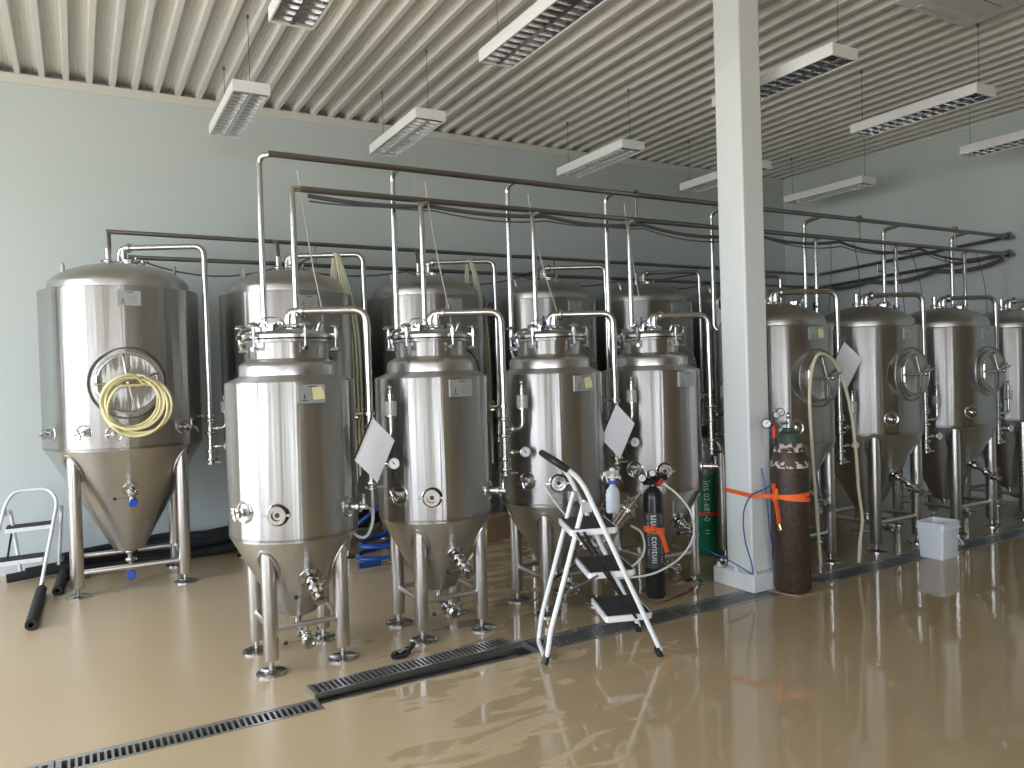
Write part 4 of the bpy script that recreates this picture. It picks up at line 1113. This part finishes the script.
g = G().sph(k0, .026, 10, (1, 1, 1.25)); g.sph(k0+V((.01, -.01, .03)), .018, 8, (1, .8, 1.6)); adds(st, g, 'knot', 'orange')
k2 = lambda th, z: V((cxb, cyb, .612+z))+outv(th)*.128
g = G().tube([k2(-100, .085), k2(-94, .03), k2(-90, -.05), k2(-84, -.12), k2(-82, -.165)], 0, 4, .02, rect=(.003, .015)); adds(st, g, 'strap_tail', 'orange')
g = G().cyl(k2(-82, -.165), k2(-77, -.20), .007, 6).tube([k2(-82, -.165), k2(-88, -.20), k2(-80, -.215)], .003, 6, .01); adds(st, g, 'strap_hook', 'brass')

st = thing('orange_strap', 'orange strap tied in a knot around the slim black cylinder', 'strap', (3.12, 3.78, .4))
g, _, _ = ribbon('', '', arc(3.12, 3.78, Rk+.004, -130, 60, .455, .43), .019, 'orange', 1); adds(st, g, 'strap_band', 'orange')
k1 = outv(-45)*.07+V((3.12, 3.78, .452)); adds(st, G().sph(k1, .022, 10, (1.3, 1, .9)).sph(k1+V((-.012, -.01, .018)), .014, 8), 'knot', 'orange')
g = G().tube([k1, k1+V((.035, -.02, -.015)), k1+V((.065, -.02, -.07)), k1+V((.10, -.01, -.155))], 0, 4, .03, rect=(.014, .003)); adds(st, g, 'strap_tail', 'orange')
st = thing('red_strap', 'red strap between the green cylinder and the column', 'strap', (4.20, 4.47, .36))
g, _, _ = ribbon('', '', arc(4.20, 4.47, Rg+.003, -125, 20, .325, .33)+[V((4.30, 4.32, .36)), V((4.30, 4.22, .37))], lambda t_: .013+.004*math.sin(t_*9), 'red', 1); adds(st, g, 'strap_band', 'red')

# thin blue gas tubes around the column
hose('blue_tube', 'thin blue gas tube looping from the brown cylinder over the column face to its footing', [(3.90, 3.34, .86), (3.86, 3.44, .72), (3.80, 3.50, .655), (3.70, 3.52, .62), (3.63, 3.52, .52), (3.635, 3.52, .35), (3.68, 3.515, .20), (3.705, 3.525, .118)], .0042, 'bluetube')
hose('blue_tube', 'thin blue tube running from the green cylinder to the column footing', [(4.05, 4.30, .26), (3.72, 4.1, .27), (3.56, 3.85, .26), (3.62, 3.62, .19), (3.70, 3.53, .118)], .0042, 'bluetube')
hose('blue_tube', 'thin blue tube hanging between the column and the brown cylinder', [(3.83, 3.55, .78), (3.815, 3.50, .60), (3.81, 3.48, .42), (3.83, 3.47, .28), (3.87, 3.46, .18), (3.88, 3.50, .03)], .0042, 'bluetube')
hose('blue_tube', 'thin blue tube behind the cream hose, running to the cone valve right of the column', [(4.0, 3.52, .95), (4.2, 3.56, .86), (4.36, 3.60, .78), (4.45, 3.62, .62), (4.50, 3.66, .47)], .0045, 'bluetube')
hose('white_hose', 'white hose curving from the black cylinder regulator down behind the ladder', [(3.13, 3.69, .735), (3.19, 3.62, .66), (3.25, 3.58, .55), (3.245, 3.56, .42), (3.15, 3.56, .31), (3.0, 3.56, .25), (2.88, 3.6, .22), (2.7, 3.66, .22)], .0065, 'whose')
hose('white_hose', 'white hose looping below the strainer behind the ladder', [(2.80, 3.60, .53), (2.88, 3.60, .47), (2.89, 3.60, .36), (2.80, 3.60, .29), (2.68, 3.62, .28), (2.58, 3.68, .30)], .0065, 'whose')
hose('white_hose', 'thin white hose slanting from the sight port behind the ladder down to its steps', [(2.31, 3.76, .79), (2.36, 3.70, .68), (2.45, 3.64, .55), (2.6, 3.6, .40), (2.75, 3.6, .30)], .0055, 'whose')

# crumpled cardboard by the black cylinder
g = G(); vs = []; fs = []; nx, ny = 8, 5
rr = random.Random(5)
for j in range(ny+1):
    for i in range(nx+1):
        x = 3.07+.42*i/nx; y = 3.68+.22*j/ny+.10*(i/nx)
        z = .004+.045*(i/nx)**2*abs(math.sin(i*1.3+j*.8))+.006*rr.random()
        vs.append((x, y, z))
m_ = len(vs); vs += [(x, y, z+.003) for x, y, z in vs]
for j in range(ny):
    for i in range(nx):
        q = j*(nx+1)+i; fs += [(q, q+nx+1, q+nx+2, q+1), (m_+q, m_+q+1, m_+q+nx+2, m_+q+nx+1)]
g._add(vs, fs); tag(g.build('cardboard_sheet', 'card', smooth=20), 'crumpled cardboard sheet under the slim black cylinder', 'cardboard')

# spray bottle hanging at the strainer
t = thing('spray_bottle', 'translucent spray bottle with a blue collar hanging behind the ladder', 'spray bottle', (2.60, 3.50, .645), .25); t.scale = (1.25, 1.25, 1.2)
G().lathe([(0, 0), (.034, 0), (.040, .008), (.040, .085), (.034, .105), (.016, .125), (.014, .135), (0, .135)], 20, None, 1, .62).build('bottle', 'spray', t)
G().lathe([(0, .133), (.018, .133), (.018, .15), (0, .15)], 14).build('collar', 'blue', t)
G().tube([(-.055, 0, .185), (.0, 0, .188), (.03, 0, .185)], .010, 8).cyl((0, 0, .15), (0, 0, .19), .012, 10).sph((.0, 0, .196), .015, 8).tube([(.02, 0, .18), (.04, 0, .165), (.055, 0, .15)], .005, 6, .01).tube([(-.045, 0, .185), (-.04, 0, .16), (-.03, 0, .145)], .004, 6, .01).build('trigger', 'white', t)

# ------------------------------------------------------------------ white bucket
t = thing('plastic_bucket', 'square white plastic bucket with a hoop handle on the floor at right', 'bucket', (5.49, 3.415, 0), .07)
def loft(levels, wall=None):
    g = G(); vs = []; fs = []; n = None
    for (w, d, r, z) in levels:
        P2 = rrect(w, d, r, 5); n = len(P2); vs += [(x, y, z) for x, y in P2]
    for k in range(len(levels)-1):
        a = k*n; b = a+n
        for i in range(n): j = (i+1) % n; fs.append((a+i, a+j, b+j, b+i))
    return g, vs, fs, n
lv = [(.105, .085, .015, 0), (.118, .098, .018, .205), (.118, .098, .018, .212), (.128, .108, .02, .214), (.128, .108, .02, .222), (.122, .102, .02, .225), (.123, .103, .02, .262), (.119, .099, .018, .264), (.115, .095, .018, .225), (.101, .081, .013, .006)]
g, vs, fs, n = loft(lv); fs = [tuple(reversed(range(n)))]+fs+[tuple(range(n*(len(lv)-1), n*len(lv)))]
g._add(vs, fs); g.build('bucket_body', 'bucket', t)
G().tube([(-.03, -.112, .205), (.02, -.118, .17), (.08, -.135, .11), (.13, -.12, .085), (.155, -.06, .08), (.16, .04, .09), (.15, .11, .13), (.12, .125, .17), (.07, .112, .205)], .005, 8, .03).build('handle', 'bucket', t)

# ------------------------------------------------------------------ light: daylight through the openings
w = bpy.data.worlds.new('sky'); sc.world = w; w.use_nodes = True
nt = w.node_tree; N = nt.nodes; L = nt.links; bg = N['Background']
tc = N.new('ShaderNodeTexCoord'); sp = N.new('ShaderNodeSeparateXYZ'); L.new(tc.outputs['Generated'], sp.inputs[0])
cr = N.new('ShaderNodeValToRGB'); e = cr.color_ramp.elements
e[0].position = .0; e[0].color = (.85, .83, .78, 1)
e[1].position = 1.; e[1].color = (.80, .92, 1.15, 1)
q = cr.color_ramp.elements.new(.47); q.color = (.72, .70, .66, 1)
q = cr.color_ramp.elements.new(.53); q.color = (.96, 1.04, 1.14, 1)
mr = N.new('ShaderNodeMapRange'); mr.inputs['From Min'].default_value = -1; mr.inputs['From Max'].default_value = 1
L.new(sp.outputs['Z'], mr.inputs['Value']); L.new(mr.outputs[0], cr.inputs[0]); L.new(cr.outputs[0], bg.inputs['Color'])
bg.inputs['Strength'].default_value = 6.3
def portal(loc, rot, sx, sy):
    l = bpy.data.lights.new('window_portal', 'AREA'); l.shape = 'RECTANGLE'; l.size = sx; l.size_y = sy; l.cycles.is_portal = True
    o = bpy.data.objects.new('window_portal', l); C.objects.link(o); o.location = loc; o.rotation_euler = rot
for a, b, z0, z1 in HL: portal((XL-.2, (a+b)/2, (z0+z1)/2), (0, -PI/2, 0), z1-z0, b-a)
for a, b, z0, z1 in HF: portal(((a+b)/2, YF-.2, (z0+z1)/2), (PI/2, 0, 0), b-a, z1-z0)

# ------------------------------------------------------------------ camera
f = 771.5
Xv = V((1368, 52, f)).normalized(); Yv = V((-435, -3, f)).normalized(); Yv = (Yv-Xv*Xv.dot(Yv)).normalized()
Zv = Xv.cross(Yv)
if Zv.y < 0: Zv = -Zv
right = V((Xv.x, Yv.x, Zv.x)); up = V((Xv.y, Yv.y, Zv.y)); fwd = V((Xv.z, Yv.z, Zv.z))
cam = bpy.data.cameras.new('camera'); co = bpy.data.objects.new('camera', cam); C.objects.link(co)
m4 = Matrix((right, up, -fwd)).transposed().to_4x4(); m4.translation = V((0, 0, 1.44)); co.matrix_world = m4
cam.sensor_fit = 'HORIZONTAL'; cam.sensor_width = 36; cam.lens = f/1024*36; cam.clip_start = .05; cam.clip_end = 100
sc.camera = co
sc.view_settings.view_transform = 'Standard'; sc.view_settings.look = 'None'; sc.view_settings.gamma = 1
sc.view_settings.use_curve_mapping = False; sc.view_settings.exposure = .64
sc.cycles.max_bounces = 10; sc.cycles.diffuse_bounces = 5; sc.cycles.glossy_bounces = 6
sc.cycles.caustics_reflective = False; sc.cycles.caustics_refractive = False; sc.cycles.sample_clamp_indirect = 8
